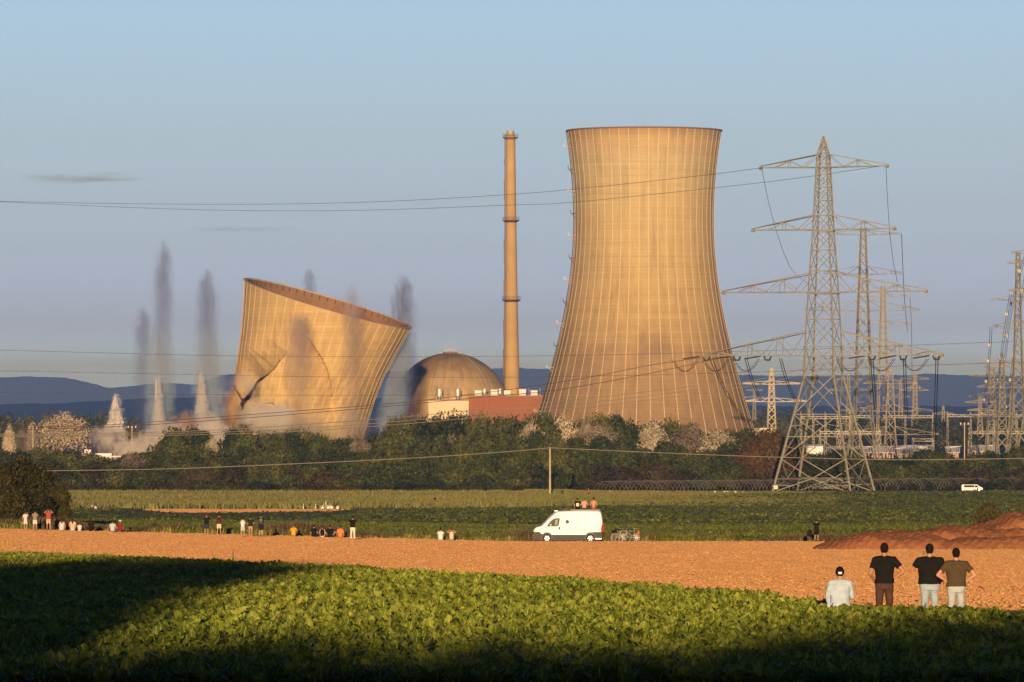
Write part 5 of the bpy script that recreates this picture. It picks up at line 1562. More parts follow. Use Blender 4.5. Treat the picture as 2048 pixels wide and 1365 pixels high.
    if hair == 'cap':
        Hm = MB(); Hm.ell(head + Vector((0, -.004, .03)), .098, .112, .112); Hm.capsule(head + Vector((0, .09, .06)), head + Vector((0, .16, .045)), .055, .04, 10)
        Hm.loft([(head.x, head.y - .01, head.z - .02, .096, .108), (head.x, head.y - .01, head.z + .05, .098, .112)])
        part("cap", Hm, cloth("cap_black", hatc), voxel * .8)
        bc = (head + Vector((0, -.118, .005))) * s
        MB().box(bc, (.075, .012, .045)).build("cap_patch", cloth("patch_white", (.8, .8, .76)), e)
    if near:
        for q in (1, -1):
            o = MB().ell((head + Vector((q * .03, .083, .012))) * s, .012, .012, .011, 8, 6).build("eye", plain("eye_white", (.7, .7, .68), .3), e, smooth=True)
            o["label"] = "eye"; del o["label"]
    info = {'s': s, 'head': head, 'T': T, 'ha': ha, 'e': e, 'body': body, 'loc': Vector((x, d, z)), 'rz': rz}
    return info
def bag_on(info, label, c, w=.28, h=.42):
    s = info['s']; T = info['T']; p = info['loc'] + (T(1.25) + Vector((0, -.22, 0))) * s
    e = empty("backpack", p, info['rz'], label, "backpack")
    mb = MB(); mb.capsule((0, 0, -h / 2 + .1), (0, 0, h / 2 - .12), w * .46, w * .40, 12); mb.box((0, .02, 0), (w * .9, .10, h * .86))
    place("bag", remeshed(mb, "bag", cloth("bag_%d_%d" % (int(c[0] * 99), int(c[2] * 99)), c), .02), e)
    MB().capsule((0, -.10, -.10), (0, -.10, -.04), .09, .08, 8).build("front_pocket", cloth("bag_pocket", (.08, .08, .09)), e)
    for q in (1, -1):
        MB().path([(q * .09, .05, h * .42), (q * .12, .14, h * .5), (q * .13, .24, h * .40), (q * .13, .30, h * .1)], .02, 5).build("strap", cloth("bag_pocket", (.08, .08, .09)), e)
BLK = (.012, .011, .011)
JE = (.36, .44, .52)
# four people close by
A = person(1769, 0, 120.5, 1.80, "tall standing man in black T-shirt and brown trousers, leftmost of the near three", 'stand', 'pocket', 'akimbo', 'tshirt', BLK, 'pants', (.085, .045, .035), 'short', (.012, .01, .009), (.42, .20, .11), .0085, build=1.12)
Bm = person(1859.5, 0, 119.5, 1.79, "man in black T-shirt and pale jeans raising a phone, middle of near three", 'stand', 'ear', 'down', 'tshirt', BLK, 'pants', JE, 'short', (.012, .01, .009), (.48, .25, .15), .0085, build=1.34)
Cm = person(1912.5, 0, 119.0, 1.70, "man in olive brown T-shirt with both hands on his hips", 'stand', 'akimbo', 'akimbo', 'tshirt', (.085, .06, .035), 'pants', (.46, .52, .56), 'short', (.012, .01, .009), (.50, .27, .17), .0085, build=1.22)
e0_ = person(1680.5, 0, 119.8, 1.76, "man in pale blue shirt and black cap sitting low behind the crop", 'sit', 'back', 'lap', 'long', (.46, .56, .68), 'pants', (.12, .13, .17), 'cap', (.012, .01, .009), (.50, .27, .17), .009, build=1.15, hatc=(.012, .012, .012), zbase=g(7.1, 119.8) + .30)
seat = empty("camp_stool", (e0_['loc'].x, 119.8, g(7.1, 119.8)), 0, "low folding stool under the man in pale blue shirt", "stool")
mb = MB().box((0, 0, .34), (.42, .36, .05)); mb.build("seat", cloth("stool_seat", (.06, .07, .09)), seat)
for sx in (-1, 1):
    for sy in (-1, 1): MB().tube((sx * .18, sy * .16, 0), (-sx * .16, sy * .15, .32), .014).build("leg", M_dsteel, seat)
ph = info = Bm
p_ = Bm['loc'] + (Bm['ha'][-1] + Vector((.02, .05, .06))) * Bm['s']
e = empty("phone", p_, 0, "black phone held at the ear-side by the man in pale jeans", "phone")
MB().box((0, 0, .02), (.012, .075, .15)).build("case", M_pydark, e); MB().box((.008, 0, .02), (.004, .066, .135)).build("screen", plain("dark_screen", (.02, .02, .025), .1), e)
GSP = "spectators watching the demolition"
def mid(px, yt, yf, label, **kw):
    d = kw.pop('d', None) or min(hit(px, yf), 436)
    H = kw.pop('H', None) or (yf - yt) * d / F
    if kw.get('pose') == 'sit': H = kw.pop('HH', 1.74)
    return person(px, yf, d, H, label, **kw)
WH = (.62, .62, .64)
mid(51, 1023, 1062, "woman in short white dress raising one arm, leftmost spectator", armR='phone', armL='down', top='dress', topc=WH, bottom='none', hair='short', hairc=(.06, .03, .02), build=.9)
mid(70, 1021, 1062, "man in grey-brown T-shirt and white shorts holding a camera", topc=(.30, .22, .18), botc=WH, build=1.05)
mid(97, 1018, 1062, "man in red shirt and khaki shorts with both hands at his head", armL='head', armR='head', topc=(.38, .085, .07), botc=(.52, .42, .26), build=1.1, hairc=(.08, .05, .035))
mid(123, 1043, 1065, "seated dark-haired woman in white leaning on one arm", pose='sit', armR='back', armL='lap', top='tank', topc=WH, botc=WH, hair='long', lean=.04, d=432)
mid(145, 1041, 1065, "seated long-haired woman in peach top", pose='sit', armR='lap', armL='lap', top='tshirt', topc=(.66, .46, .34), botc=WH, hair='long', hairc=(.05, .025, .015), d=431, HH=1.80)
mid(159, 1049, 1065, "small child in white sitting beside the woman in peach", pose='sit', armR='lap', armL='lap', topc=WH, botc=WH, d=431, HH=1.20, hairc=(.10, .05, .03))
mid(182, 1045, 1066, "seated person in black, alone left of the hat wearers", pose='sit', armR='camera', armL='camera', topc=BLK, botc=BLK, d=430, HH=1.74, hair='long')
mid(225, 1049, 1068, "seated person in pale blue top and dark hat", pose='sit', armR='lap', armL='lap', topc=(.52, .56, .60), botc=(.2, .2, .22), d=428, hair='hat', hatc=(.04, .045, .06), HH=1.68)
mid(240, 1048, 1068, "seated person in maroon top and white hat", pose='sit', armR='lap', armL='lap', topc=(.20, .025, .03), botc=(.2, .05, .05), d=428, hair='hat', hatc=(.8, .76, .66), HH=1.68, build=1.1)
mid(413, 1029, 1071, "man in black T-shirt and navy shorts, left of the backpack wearer", armL='camera', armR='camera', topc=BLK, botc=(.03, .04, .08), hairc=(.16, .08, .04))
R1 = mid(438, 1028, 1071, "man in maroon shirt and cream shorts with a black backpack", topc=(.16, .03, .04), botc=(.66, .56, .38), build=1.05)
bag_on(R1, "black backpack on the man in maroon shirt", (.03, .03, .035))
mid(485.5, 1035, 1075, "person in white sleeveless top and light grey shorts", armL='folded', armR='folded', top='tank', topc=(.78, .77, .74), botc=(.48, .50, .54), build=.95)
mid(501, 1033, 1075, "woman in dark top and tan skirt with arms folded", armL='folded', armR='folded', topc=(.03, .018, .025), bottom='skirt', botc=(.44, .28, .15), hair='bun')
R2 = mid(522, 1029, 1075, "man in black with grey backpack and black shorts", topc=BLK, botc=(.015, .02, .03))
bag_on(R2, "grey backpack on the man in black shorts", (.18, .19, .22))
mid(587, 1057, 1077, "seated person in bright yellow top", pose='sit', top='long', topc=(.80, .38, .02), botc=(.3, .2, .1), d=429, hairc=(.2, .08, .03), HH=1.72)
mid(628, 1058, 1078, "leftmost seated person in black in the row of three", pose='sit', armL='lap', armR='lap', topc=BLK, botc=BLK, d=428)
mid(644.5, 1060, 1079, "seated person in black tank top on a white cloth, middle of three", pose='sit', armL='folded', armR='folded', top='tank', topc=BLK, botc=WH, d=427, hair='bun', build=.9, HH=1.66)
mid(660, 1058, 1079, "broad seated person in black, right of the white cloth", pose='sit', armL='akimbo', armR='akimbo', topc=BLK, botc=BLK, d=427, build=1.1)
mid(680.5, 1061, 1080, "seated person in orange T-shirt beside the standing man in white trousers", pose='sit', armL='back', armR='back', topc=(.72, .24, .06), botc=(.5, .2, .08), d=427, hairc=(.05, .03, .02))
mid(705.5, 1033, 1081, "standing man in black shirt and white trousers", topc=BLK, bottom='pants', botc=(.76, .70, .58), H=1.80)
mid(881, 1066, 1085, "seated person in white shirt, left of the pair before the van", pose='sit', armL='camera', armR='camera', topc=(.76, .75, .73), botc=WH, d=426)
mid(903, 1068, 1086, "seated person in peach top with raised elbows, right of the pair", pose='sit', armL='head', armR='head', top='tank', topc=(.70, .56, .46), botc=(.3, .2, .15), d=426, hairc=(.12, .05, .03), build=.9)
mid(1633, 1036, 1083, "lone person in black standing at the left tip of the earth heaps", topc=(.015, .012, .016), botc=(.015, .012, .016), H=1.76, d=432)
kk_ = 432
e = empty("camera_bag", ((1619 - 1024) / F * 428, 428, g(23, 428)), .2, "dark bag hanging beside the lone person at the heaps", "bag")  # dark shape added in place of the lone person's cast shadow
mb = MB().capsule((0, 0, .62), (.02, 0, .84), .20, .17, 10); place("bag", remeshed(mb, "bag", cloth("bag_dark", (.015, .014, .02)), .025), e)  # dark lump of the shadow shape
MB().path([(0, 0, .98), (.14, 0, 1.2), (.34, 0, 1.35)], .015, 5).build("strap", cloth("bag_dark", (.015, .014, .02)), e)  # dark line from the shadow shape to the person
MB().path([(-.03, 0, 0), (0, 0, .5)], .02, 5).build("monopod", M_dsteel, e)
# far away figures
def far(px, yt, yf, label, **kw):
    d = hit(px, yf); H = (yf - yt) * d / F
    return person(px, yf, d, H, label, voxel=.04, **kw)
GFAR = "far spectators at the end of the green field"
far(126, 1005, 1023, "far person with dark top at the right edge of the tall bushes", topc=(.05, .05, .04), botc=(.5, .3, .2), group=GFAR)
far(138, 1005, 1023, "far person in white top and red shorts beside the tall bushes", topc=WH, botc=(.5, .05, .05), group=GFAR)
far(144, 1010, 1024, "far child in dark red right of the person in white", topc=(.25, .04, .04), botc=(.1, .3, .4), group=GFAR)
far(184, 1008, 1023, "far person in pink-grey top near the parked bicycles at left", topc=(.5, .35, .3), botc=(.08, .06, .06), group=GFAR)
far(191, 1003, 1024, "far person in navy top and white shorts near the parked bicycles", topc=(.05, .06, .12), botc=WH, group=GFAR)
far(870.5, 993, 1010, "far person in black standing alone in the green field", topc=BLK, bottom='pants', botc=WH, group=GFAR, top='long')
far(1125, 988, 1000, "far dark figure right of the utility pole", topc=(.06, .03, .03), botc=BLK, group=GFAR, d=None) if False else None
def farseat(px, yh, d, label, c, hc=(.03, .02, .015), **kw):
    k = F / d; z = (HOR - yh) / k - .92
    return person(px, 0, d, 1.72, label, pose='sit', armL='lap', armR='lap', topc=c, botc=c, hairc=hc, voxel=.045, group=GFAR, zbase=z, **kw)
person(1125, 0, 1240, 1.7, "far dark figure right of the utility pole", topc=(.06, .03, .03), botc=BLK, voxel=.04, group=GFAR)
person(1177, 0, 1240, 1.8, "far figure in red with white cap, left of the polytunnels", topc=(.45, .07, .04), botc=BLK, voxel=.04, group=GFAR, hair='hat', hatc=WH)
for px, c, lab in [(1221, WH, "far seated figure in white right of the man in red"), (1306, (.55, .12, .05), "far seated figure in red before the polytunnels"), (1314, (.3, .25, .2), "far seated figure in beige beside the one in red"), (1331, (.05, .04, .04), "far seated dark figure before the third polytunnel"), (1347, (.04, .03, .03), "far seated dark figure right of centre tunnels"), (1430, WH, "far seated figure in white before the polytunnels"), (1449, WH, "far seated figure in white, left of the pinkish one"), (1455, (.6, .35, .3), "far seated figure in pink before the polytunnels"), (1471, WH, "far seated figure in white and khaki near the pylon foot"), (1486, (.2, .2, .25), "far seated grey figure nearest the pylon foot")]:
    k = F / 1300
    person(px, 0, 1300, 1.7, lab, pose='sit', armL='lap', armR='lap', topc=c, botc=c, voxel=.045, group=GFAR)

# ------------------------------------------------------------------ white van
DV = 433.5; KV = F / DV
vx0 = (1063.5 - 1024) / KV; vz = g((1135 - 1024) / KV, DV)
van = empty("van", (vx0, DV, vz), 0, "white high-roofed panel van parked side-on at the field edge", "van")
SX = 7.877 * KV
def vz_(zx, zy): return ((zx - 188) / SX, (762 - zy) / SX)
M_vw = plain("van_white_paint", (.66, .67, .70), .35, 0, .5, .03, .8)
M_vt = plain("van_dark_plastic", (.055, .05, .052), .6)
M_glass = plain("tinted_glass", (.03, .04, .045), .08, 0, .6)
M_chrome = plain("alloy_rim", (.62, .62, .60), .3, .6, .5)
M_tyre = plain("tyre_rubber", (.022, .02, .02), .8)
M_red = plain("red_lens", (.42, .015, .02), .6, 0, .1)
W = 2.0
def side_extrude(poly, y0, y1, inset=.0, ins_y=.12):
    """outline polygon (x,z) pushed across the vehicle with rounded edges"""
    cx = sum(p[0] for p in poly) / len(poly); cz = sum(p[1] for p in poly) / len(poly)
    R = []
    for y, k in ((y0, inset), (y0 + ins_y * .35, inset * .35), (y0 + ins_y, 0), (y1 - ins_y, 0), (y1 - ins_y * .35, inset * .35), (y1, inset)):
        R.append([Vector((p[0] + (cx - p[0]) * k / max(.3, abs(cx - p[0]) + .01) * (1 if abs(cx - p[0]) > .3 else .5), y, p[1] + (cz - p[1]) * k / max(.3, abs(cz - p[1]) + .01) * (1 if p[1] > cz else 0))) for p in poly])
    return MB().rings(R)
def P2(L): return [vz_(a, b) for a, b in L]
body_poly = P2([(205, 655), (212, 590), (228, 555), (262, 532), (325, 518), (345, 505), (395, 445), (450, 385), (510, 330), (560, 290), (600, 277), (700, 272), (900, 268), (1100, 267), (1240, 270), (1278, 285), (1292, 330), (1302, 400), (1308, 470), (1308, 560), (1304, 655)])
side_extrude(body_poly, 0, W, .10, .16).build("body", M_vw, van, smooth=False)
low_poly = P2([(190, 735), (188, 690), (192, 640), (204, 612), (215, 604), (300, 600), (340, 636), (500, 650), (1040, 650), (1130, 618), (1165, 604), (1305, 604), (1308, 660), (1306, 722), (1180, 735), (1000, 742), (500, 742), (330, 738)])
side_extrude(low_poly, -.025, W + .025, .03, .10).build("lower_cladding", M_vt, van)
for zx in (428, 1112):
    c = vz_(zx, 702); r = .345
    for sy in (0, 1):
        y = -.035 if sy == 0 else W + .035
        arch = MB().tube((c[0], y, c[1] + .02), (c[0], y + (.25 if sy == 0 else -.25), c[1] + .02), .44, .44, 28); arch.build("wheel_arch", M_pydark, van)
        wh = MB().rings([[Vector((c[0] + (r - .07 + dr) * math.cos(a * .2244), y + s_, c[1] - .03 + (r - .07 + dr) * math.sin(a * .2244))) for a in range(28)] for dr, s_ in ((-.06, .0), (.05, -.02), (.075, .02), (.075, .18 if sy == 0 else -.18), (.04, .2 if sy == 0 else -.2))])
        w_ = wh.build("wheel", M_tyre, van)
        rim = MB(); ys_ = y - .03 if sy == 0 else y + .03
        for q in range(6):
            a = q * 1.0472; rim.tube((c[0], ys_, c[1] - .03), (c[0] + .20 * math.cos(a), ys_, c[1] - .03 + .20 * math.sin(a)), .045, .03)
        rim.path([(c[0] + .215 * math.cos(a * .3142), ys_, c[1] - .03 + .215 * math.sin(a * .3142)) for a in range(20)], .028, 6, True)
        rim.ell((c[0], ys_, c[1] - .03), .06, .02, .06, 10, 6)
        rim.build("rim", M_chrome, w_)
def panel(name, zpts, mat, y, th=.02, parent=None):
    pts = P2(zpts); n = len(pts)
    return MB().rings([[Vector((p[0], y, p[1])) for p in pts], [Vector((p[0], y + th, p[1])) for p in pts]]).build(name, mat, parent or van)
for y, th in ((-.012, .03), (W - .018, .03)):
    w1 = panel("door_window", [(425, 522), (440, 490), (480, 440), (520, 405), (560, 390), (628, 388), (630, 420), (612, 500), (585, 520)], M_pydark, y, th)
    panel("glass", [(500, 508), (505, 462), (540, 420), (572, 405), (618, 402), (612, 450), (600, 496), (580, 508)], M_glass, y - .006 if y < 1 else y + th, .008, w1)
panel("window_reflection", [(550, 500), (556, 415), (600, 410), (590, 492)], plain("van_curtain", (.35, .37, .30), .8), -.026, .004)  # pale panel paints a reflection onto the door glass
w1 = MB().lathe([(.145, -.012), (.145, .02), (.11, .03)], 24)
for v in w1.v: v.y, v.z = -v.z - .0, v.y
pc = vz_(748, 446); w1.build("porthole_frame", M_pydark, van, (pc[0], .0, pc[1]))
panel("door_handle", [(612, 560), (616, 528), (630, 524), (638, 532), (636, 566), (622, 570)], M_vt, -.03, .03)
for za, zb in (((652, 300), (652, 655)), ((905, 300), (905, 645)), ((700, 572), (1290, 572))):
    (a0, b0), (a1, b1) = vz_(*za), vz_(*zb)
    MB().tube((a0, -.003, b0), (a1, -.003, b1), .014).build('panel_seam', plain('seam_grey', (.35, .35, .36), .6), van)
m_ = MB().capsule((0, -.10, 0), (0, -.22, .02), .075, .085, 10); mc = vz_(488, 498)
m_.build("side_mirror", M_vw, van, (mc[0], 0, mc[1])); MB().capsule((0, 2.1, 0), (0, 2.22, .02), .075, .085, 10).build("side_mirror", M_vw, van, (mc[0], 0, mc[1]))
ws = P2([(338, 505), (505, 372)]); (xa_, za_), (xb_, zb_) = ws
nrm = Vector((-(zb_ - za_), 0, xb_ - xa_)).normalized() * .04
MB().add([Vector((xa_, .18, za_)) + nrm, Vector((xa_, W - .18, za_)) + nrm, Vector((xb_, W - .22, zb_)) + nrm, Vector((xb_, .22, zb_)) + nrm, Vector((xa_, .18, za_)) - nrm, Vector((xa_, W - .18, za_)) - nrm, Vector((xb_, W - .22, zb_)) - nrm, Vector((xb_, .22, zb_)) - nrm], [(0, 1, 2, 3), (4, 7, 6, 5), (0, 4, 5, 1), (1, 5, 6, 2), (2, 6, 7, 3), (3, 7, 4, 0)]).build("windshield", plain("windshield_glass", (.10, .14, .22), .06, 0, .6), van)
ws2 = P2([(500, 362), (600, 285)])
for y in (-.005, W - .015): panel("roof_pillar_strip", [(345, 512), (400, 450), (510, 345), (590, 285), (600, 290), (520, 352), (410, 460), (355, 514)], plain("grey_seal", (.25, .27, .3), .5), y, .02)
for y in (.0, W - .3):
    hp = P2([(222, 590), (255, 545), (318, 552), (300, 575), (250, 600)])
    MB().rings([[Vector((p[0] - .02, y - .01, p[1])) for p in hp], [Vector((p[0] - .02, y + .31, p[1])) for p in hp]]).build("headlight", plain("headlight_glass", (.20, .23, .27), .3, 0, .4), van)
for y in (-.03, W - .11):
    tp = P2([(1276, 606), (1274, 545), (1290, 490), (1318, 482), (1317, 600)])
    MB().rings([[Vector((p[0] + .02, y, p[1])) for p in tp], [Vector((p[0] + .02, y + .14, p[1])) for p in tp]]).build("tail_light", M_red, van)
mb = MB().tube((vz_(190, 690)[0] - .02, .25, vz_(190, 690)[1]), (vz_(190, 690)[0] - .02, W - .25, vz_(190, 690)[1]), .05); mb.build("front_grille", M_pydark, van)
MB().ell((vz_(197, 694)[0] - .02, .05, vz_(0, 694)[1]), .05, .05, .045, 8, 6).build("fog_lamp", M_chrome, van)
MB().box((vz_(1240, 712)[0], -.03, vz_(0, 712)[1]), (.45, .05, .05)).build("side_step", M_chrome, van)
MB().box((vz_(572, 281)[0], .5, vz_(0, 280)[1] + .02), (.28, .35, .08)).build("roof_vent", M_vw, van)
roof = vz_(0, 268)[1]
mb = MB(); a, b = vz_(640, 280)[0], vz_(760, 280)[0]
mb.add([(a, .5, roof), (b, .5, roof), (b - .05, .5, roof + .2), (a + .2, .5, roof + .12), (a, 1.3, roof), (b, 1.3, roof), (b - .05, 1.3, roof + .2), (a + .2, 1.3, roof + .12)], [(0, 1, 2, 3), (4, 7, 6, 5), (0, 4, 5, 1), (1, 5, 6, 2), (2, 6, 7, 3), (3, 7, 4, 0)]); mb.build("roof_hatch", M_vt, van)
M_rack = plain("solar_panel", (.03, .035, .05), .3)
MB().box(((vz_(800, 0)[0] + vz_(1265, 0)[0]) / 2, W / 2, roof + .03), (vz_(1265, 0)[0] - vz_(800, 0)[0], 1.4, .05)).build("roof_panel", M_rack, van)
rz_ = vz + roof + .06
def onroof(zx, H, label, **kw):
    x = vx0 + vz_(zx, 0)[0]
    return person(0, 0, DV + .8, H, label, pose='sit', x=x, zbase=rz_ - .0, voxel=.02, group="people sitting on the van roof", **kw)
O1 = onroof(912, 1.62, "man in black T-shirt with pale print sitting on the van roof, left", armL='back', armR='lap', topc=BLK, botc=BLK, bottom='pants')
sq = O1['s']; MB().box((O1['T'](1.2) + Vector((0, -.155, 0))) * sq, (.22, .012, .26)).build("shirt_print", cloth("print_cream", (.72, .62, .44)), O1['e'])
onroof(1018, 1.60, "man in pink T-shirt sitting in the middle on the van roof", armL='lap', armR='lap', topc=(.62, .36, .33), botc=(.05, .04, .05), hairc=(.16, .07, .04))
onroof(1165, 1.68, "shirtless man sitting on the right of the van roof", armL='lap', armR='lap', top='none', botc=(.45, .12, .08), skin=(.58, .30, .14))

# ------------------------------------------------------------------ bicycles
def bicycle(px, py, d, rz, label, fc, wc=(.03, .03, .03), cat_group="bicycles parked beside the van", lean=.0, basket=False, zb=None):
    k = F / d; x = (px - 1024) / k
    e = empty("bicycle", (x, d, g(x, d) + .0 if zb is None else zb), rz, label, "bicycle", cat_group); e.rotation_euler = (lean, 0, rz)
    mf = plain("bike_paint_%d_%d" % (int(fc[0] * 99), int(fc[2] * 99)), fc, .4); mw = plain("bike_tyre_%d" % int(wc[0] * 99), wc, .7)
    R = .34; A_, B_ = Vector((-.53, 0, R)), Vector((.53, 0, R))
    for c in (A_, B_):
        mb = MB().path([c + Vector((R * math.cos(a * .2618), 0, R * math.sin(a * .2618))) for a in range(24)], .024, 6, True)
        w_ = mb.build("wheel", mw, e)
        mb = MB()
        for a in range(12): mb.tube(c, c + Vector((R * math.cos(a * .5236), 0, R * math.sin(a * .5236))), .005)
        mb.ell(c, .035, .03, .035, 8, 5); mb.build("spokes", M_chrome, w_)
    bb, st_, hd, hb = Vector((-.05, 0, .29)), Vector((-.2, 0, .82)), Vector((.38, 0, .86)), Vector((.42, 0, .66))
    mb = MB()
    for p, q in ((bb, st_), (st_, hd), (bb, hb), (hd, hb), (hb, B_), (bb, A_), (st_, A_)): mb.tube(p, q, .024 if q is not A_ else .016, n=6)
    mb.build("frame", mf, e)
    MB().tube(hd, hd + Vector((-.02, 0, .16)), .015, n=6).tube(hd + Vector((-.02, -.28, .17)), hd + Vector((-.02, .28, .17)), .016, n=6).build("handlebar", M_chrome, e)
    MB().tube(st_, st_ + Vector((-.03, 0, .12)), .014).capsule(st_ + Vector((-.15, 0, .15)), st_ + Vector((.1, 0, .15)), .06, .03, 8).build("saddle", M_tyre, e)
    MB().tube(bb + Vector((0, -.08, 0)), bb + Vector((.12, -.1, -.1)), .014).ell(bb, .09, .02, .09, 12, 4).build("crank", M_dsteel, e)
    if basket:
        MB().box(A_ + Vector((.02, 0, .46)), (.36, .26, .24)).build("pannier", cloth("pannier_black", (.02, .02, .02)), e)
    return e
bicycle(1234, 0, 434, .95, "white-wheeled bicycle with black pannier nearest the van", (.40, .38, .33), (.50, .47, .40), lean=.1, basket=True)
bicycle(1243, 0, 433.4, .5, "pale bicycle with white tyres, second from the van", (.42, .40, .34), (.40, .37, .31), lean=.1)
bicycle(1259, 0, 434.2, -.1, "dark bicycle with a silver frame tube, third from the van", (.25, .26, .28), (.09, .07, .05), lean=-.1)
bicycle(1270, 0, 434.8, .9, "dark bicycle with an orange bag, farthest from the van", (.05, .05, .05), (.05, .035, .03), lean=-.1)
e = empty("saddle_bag", ((1277 - 1024) / KV, 434.2, g(10, 434) + .62), 0, "orange bag on the bicycle farthest from the van", "bag")
place("bag", remeshed(MB().capsule((0, 0, .0), (.02, 0, .18), .11, .09, 8), "bag", cloth("bag_orange", (.62, .17, .05)), .02), e)
# cyclists and marker posts on the far track
dC = d2 + 12
def track(px): return g((px - 1024) / F * dC, dC)
for px, label, rl, c, bc, fc in ((651, "white bicycle of the cyclist in white on the far track", "cyclist in white on the far track, right of the white posts", WH, (.55, .35, .25), (.7, .7, .68)), (669, "dark bicycle of the dark-clothed cyclist on the far track", "dark-clothed cyclist behind the one in white", (.05, .04, .05), (.06, .05, .05), (.08, .05, .05))):
    bicycle(px, 0, dC, math.pi if px == 651 else math.pi, label, fc, (.4, .38, .34) if px == 651 else (.06, .05, .05), "bicycles on the far track")
    person(px + (1 if px == 651 else -1), 0, dC + .25, 1.66, rl, armL='bars', armR='bars', topc=c, botc=bc, rz=math.pi / 2, voxel=.04, group="cyclists on the far track", hairc=(.3, .3, .3) if px == 651 else (.03, .02, .02))
for px, lab in ((607, "left white marker post on the far track"), (631, "right white marker post beside the cyclists")):
    e = empty("marker_post", ((px - 1024) / F * (d2 + 10), d2 + 10, g(-30, d2 + 10)), 0, lab, "post", "white marker posts on the far track")
    MB().lathe([(.09, 0), (.09, .95), (.05, 1.02)], 10).build("post", M_white, e); MB().lathe([(.094, .68), (.094, .80)], 10, False).build("band", M_pydark, e)
for px, lab, rz in ((200, "parked dark bicycle right of the far pair at left", .2), (213, "second parked dark bicycle right of the far pair at left", .6)):
    dq = hit(px, 1022); bicycle(px, 0, dq, rz, lab, (.05, .05, .05), (.06, .06, .06), "bicycles parked in the green field at left")

# ------------------------------------------------------------------ far vehicle, polytunnel frames
DF = 1364.0; KF = F / DF
e = empty("minibus", ((1944 - 1024) / KF, DF, -20.25), 0, "white minibus with dark windows half hidden behind the far field", "minibus")
mb = MB(); pl = [(-2.5, .3), (-2.55, 1.62), (-2.3, 1.85), (1.2, 1.85), (1.9, 1.35), (2.6, 1.05), (2.7, .3)]
mb.rings([[Vector((x, y, z)) for x, z in pl] for y in (0, 1.9)]); mb.build("body", M_vw, e)
MB().rings([[Vector((x, y, z)) for x, z in ((-2.0, 1.15), (-1.95, 1.72), (.55, 1.72), (.6, 1.15))] for y in (-.02, .02)]).build("side_window", M_glass, e)
MB().rings([[Vector((x, y, z)) for x, z in ((.72, 1.12), (.72, 1.72), (1.1, 1.72), (1.75, 1.15))] for y in (-.02, .02)]).build("door_window", M_glass, e)
MB().box((-2.56, .95, 1.2), (.04, 1.5, .7)).build("rear_window", M_glass, e)
for x in (-1.6, 1.7):
    w_ = MB().tube((x, -.03, .33), (x, .2, .33), .34, .34, 18).build("wheel", M_tyre, e); MB().tube((x, -.05, .33), (x, .0, .33), .2, .2, 12).build("rim", M_chrome, w_)
M_hoop = plain("hoop_steel", (.25, .24, .22), .5, .4)
rs = random.Random(3)
px = 1188; i = 0
names = ["first", "second", "third", "fourth", "fifth", "sixth", "seventh", "eighth", "ninth", "tenth", "eleventh", "twelfth", "thirteenth", "fourteenth", "fifteenth", "sixteenth"]
while px < 1985:
    gap = 1932 < px + 20 < 1950
    d = 1345 + (px - 1188) * .07; k = F / d; yb = 988 - (px - 1188) * .010; z = (HOR - yb) / k
    e = empty("polytunnel_frame", ((px + 22 - 1024) / k, d, z), 0, "bare polytunnel frame, %s from the left in the row of hoops" % names[min(i, 15)], "polytunnel", "bare polytunnel frames before the tree belt")
    Rw, Hh = 2.85, 3.0
    hb_ = []
    for j in range(6):
        ox, oy = j * 1.0, j * 2.6
        pts = [Vector((ox - Rw * math.cos(a), oy, Hh * math.sin(a) ** .85)) for a in np.linspace(0.0, math.pi, 15)]
        MB().path(pts, .055, 4).build("hoop", M_hoop, e)
    MB().tube((0, 0, Hh), (5.0, 13, Hh), .045).tube((-Rw, 0, .0), (-Rw + 5, 13, .0), .04).build("ridge_bar", M_hoop, e)
    px += 53; i += 1
# glasshouse block behind the pylon's foot
e = empty("plastic_tunnel", ((1660 - 1024) / F * 1400, 1400, -20), 0, "covered pale green polytunnel behind the tallest pylon's feet", "polytunnel")
mb = MB(); R_ = []
for y in (0, 20): R_.append([Vector((-4.5 * math.cos(a), y, 2.9 * math.sin(a))) for a in np.linspace(0, math.pi, 14)])
mb.rings(R_); mb.build("cover", plain("green_film", (.11, .13, .10), .5), e)
MB().path([Vector((-4.55 * math.cos(a), -.05, 2.95 * math.sin(a))) for a in np.linspace(0, math.pi, 14)], .08, 4).build("hoop", M_hoop, e)
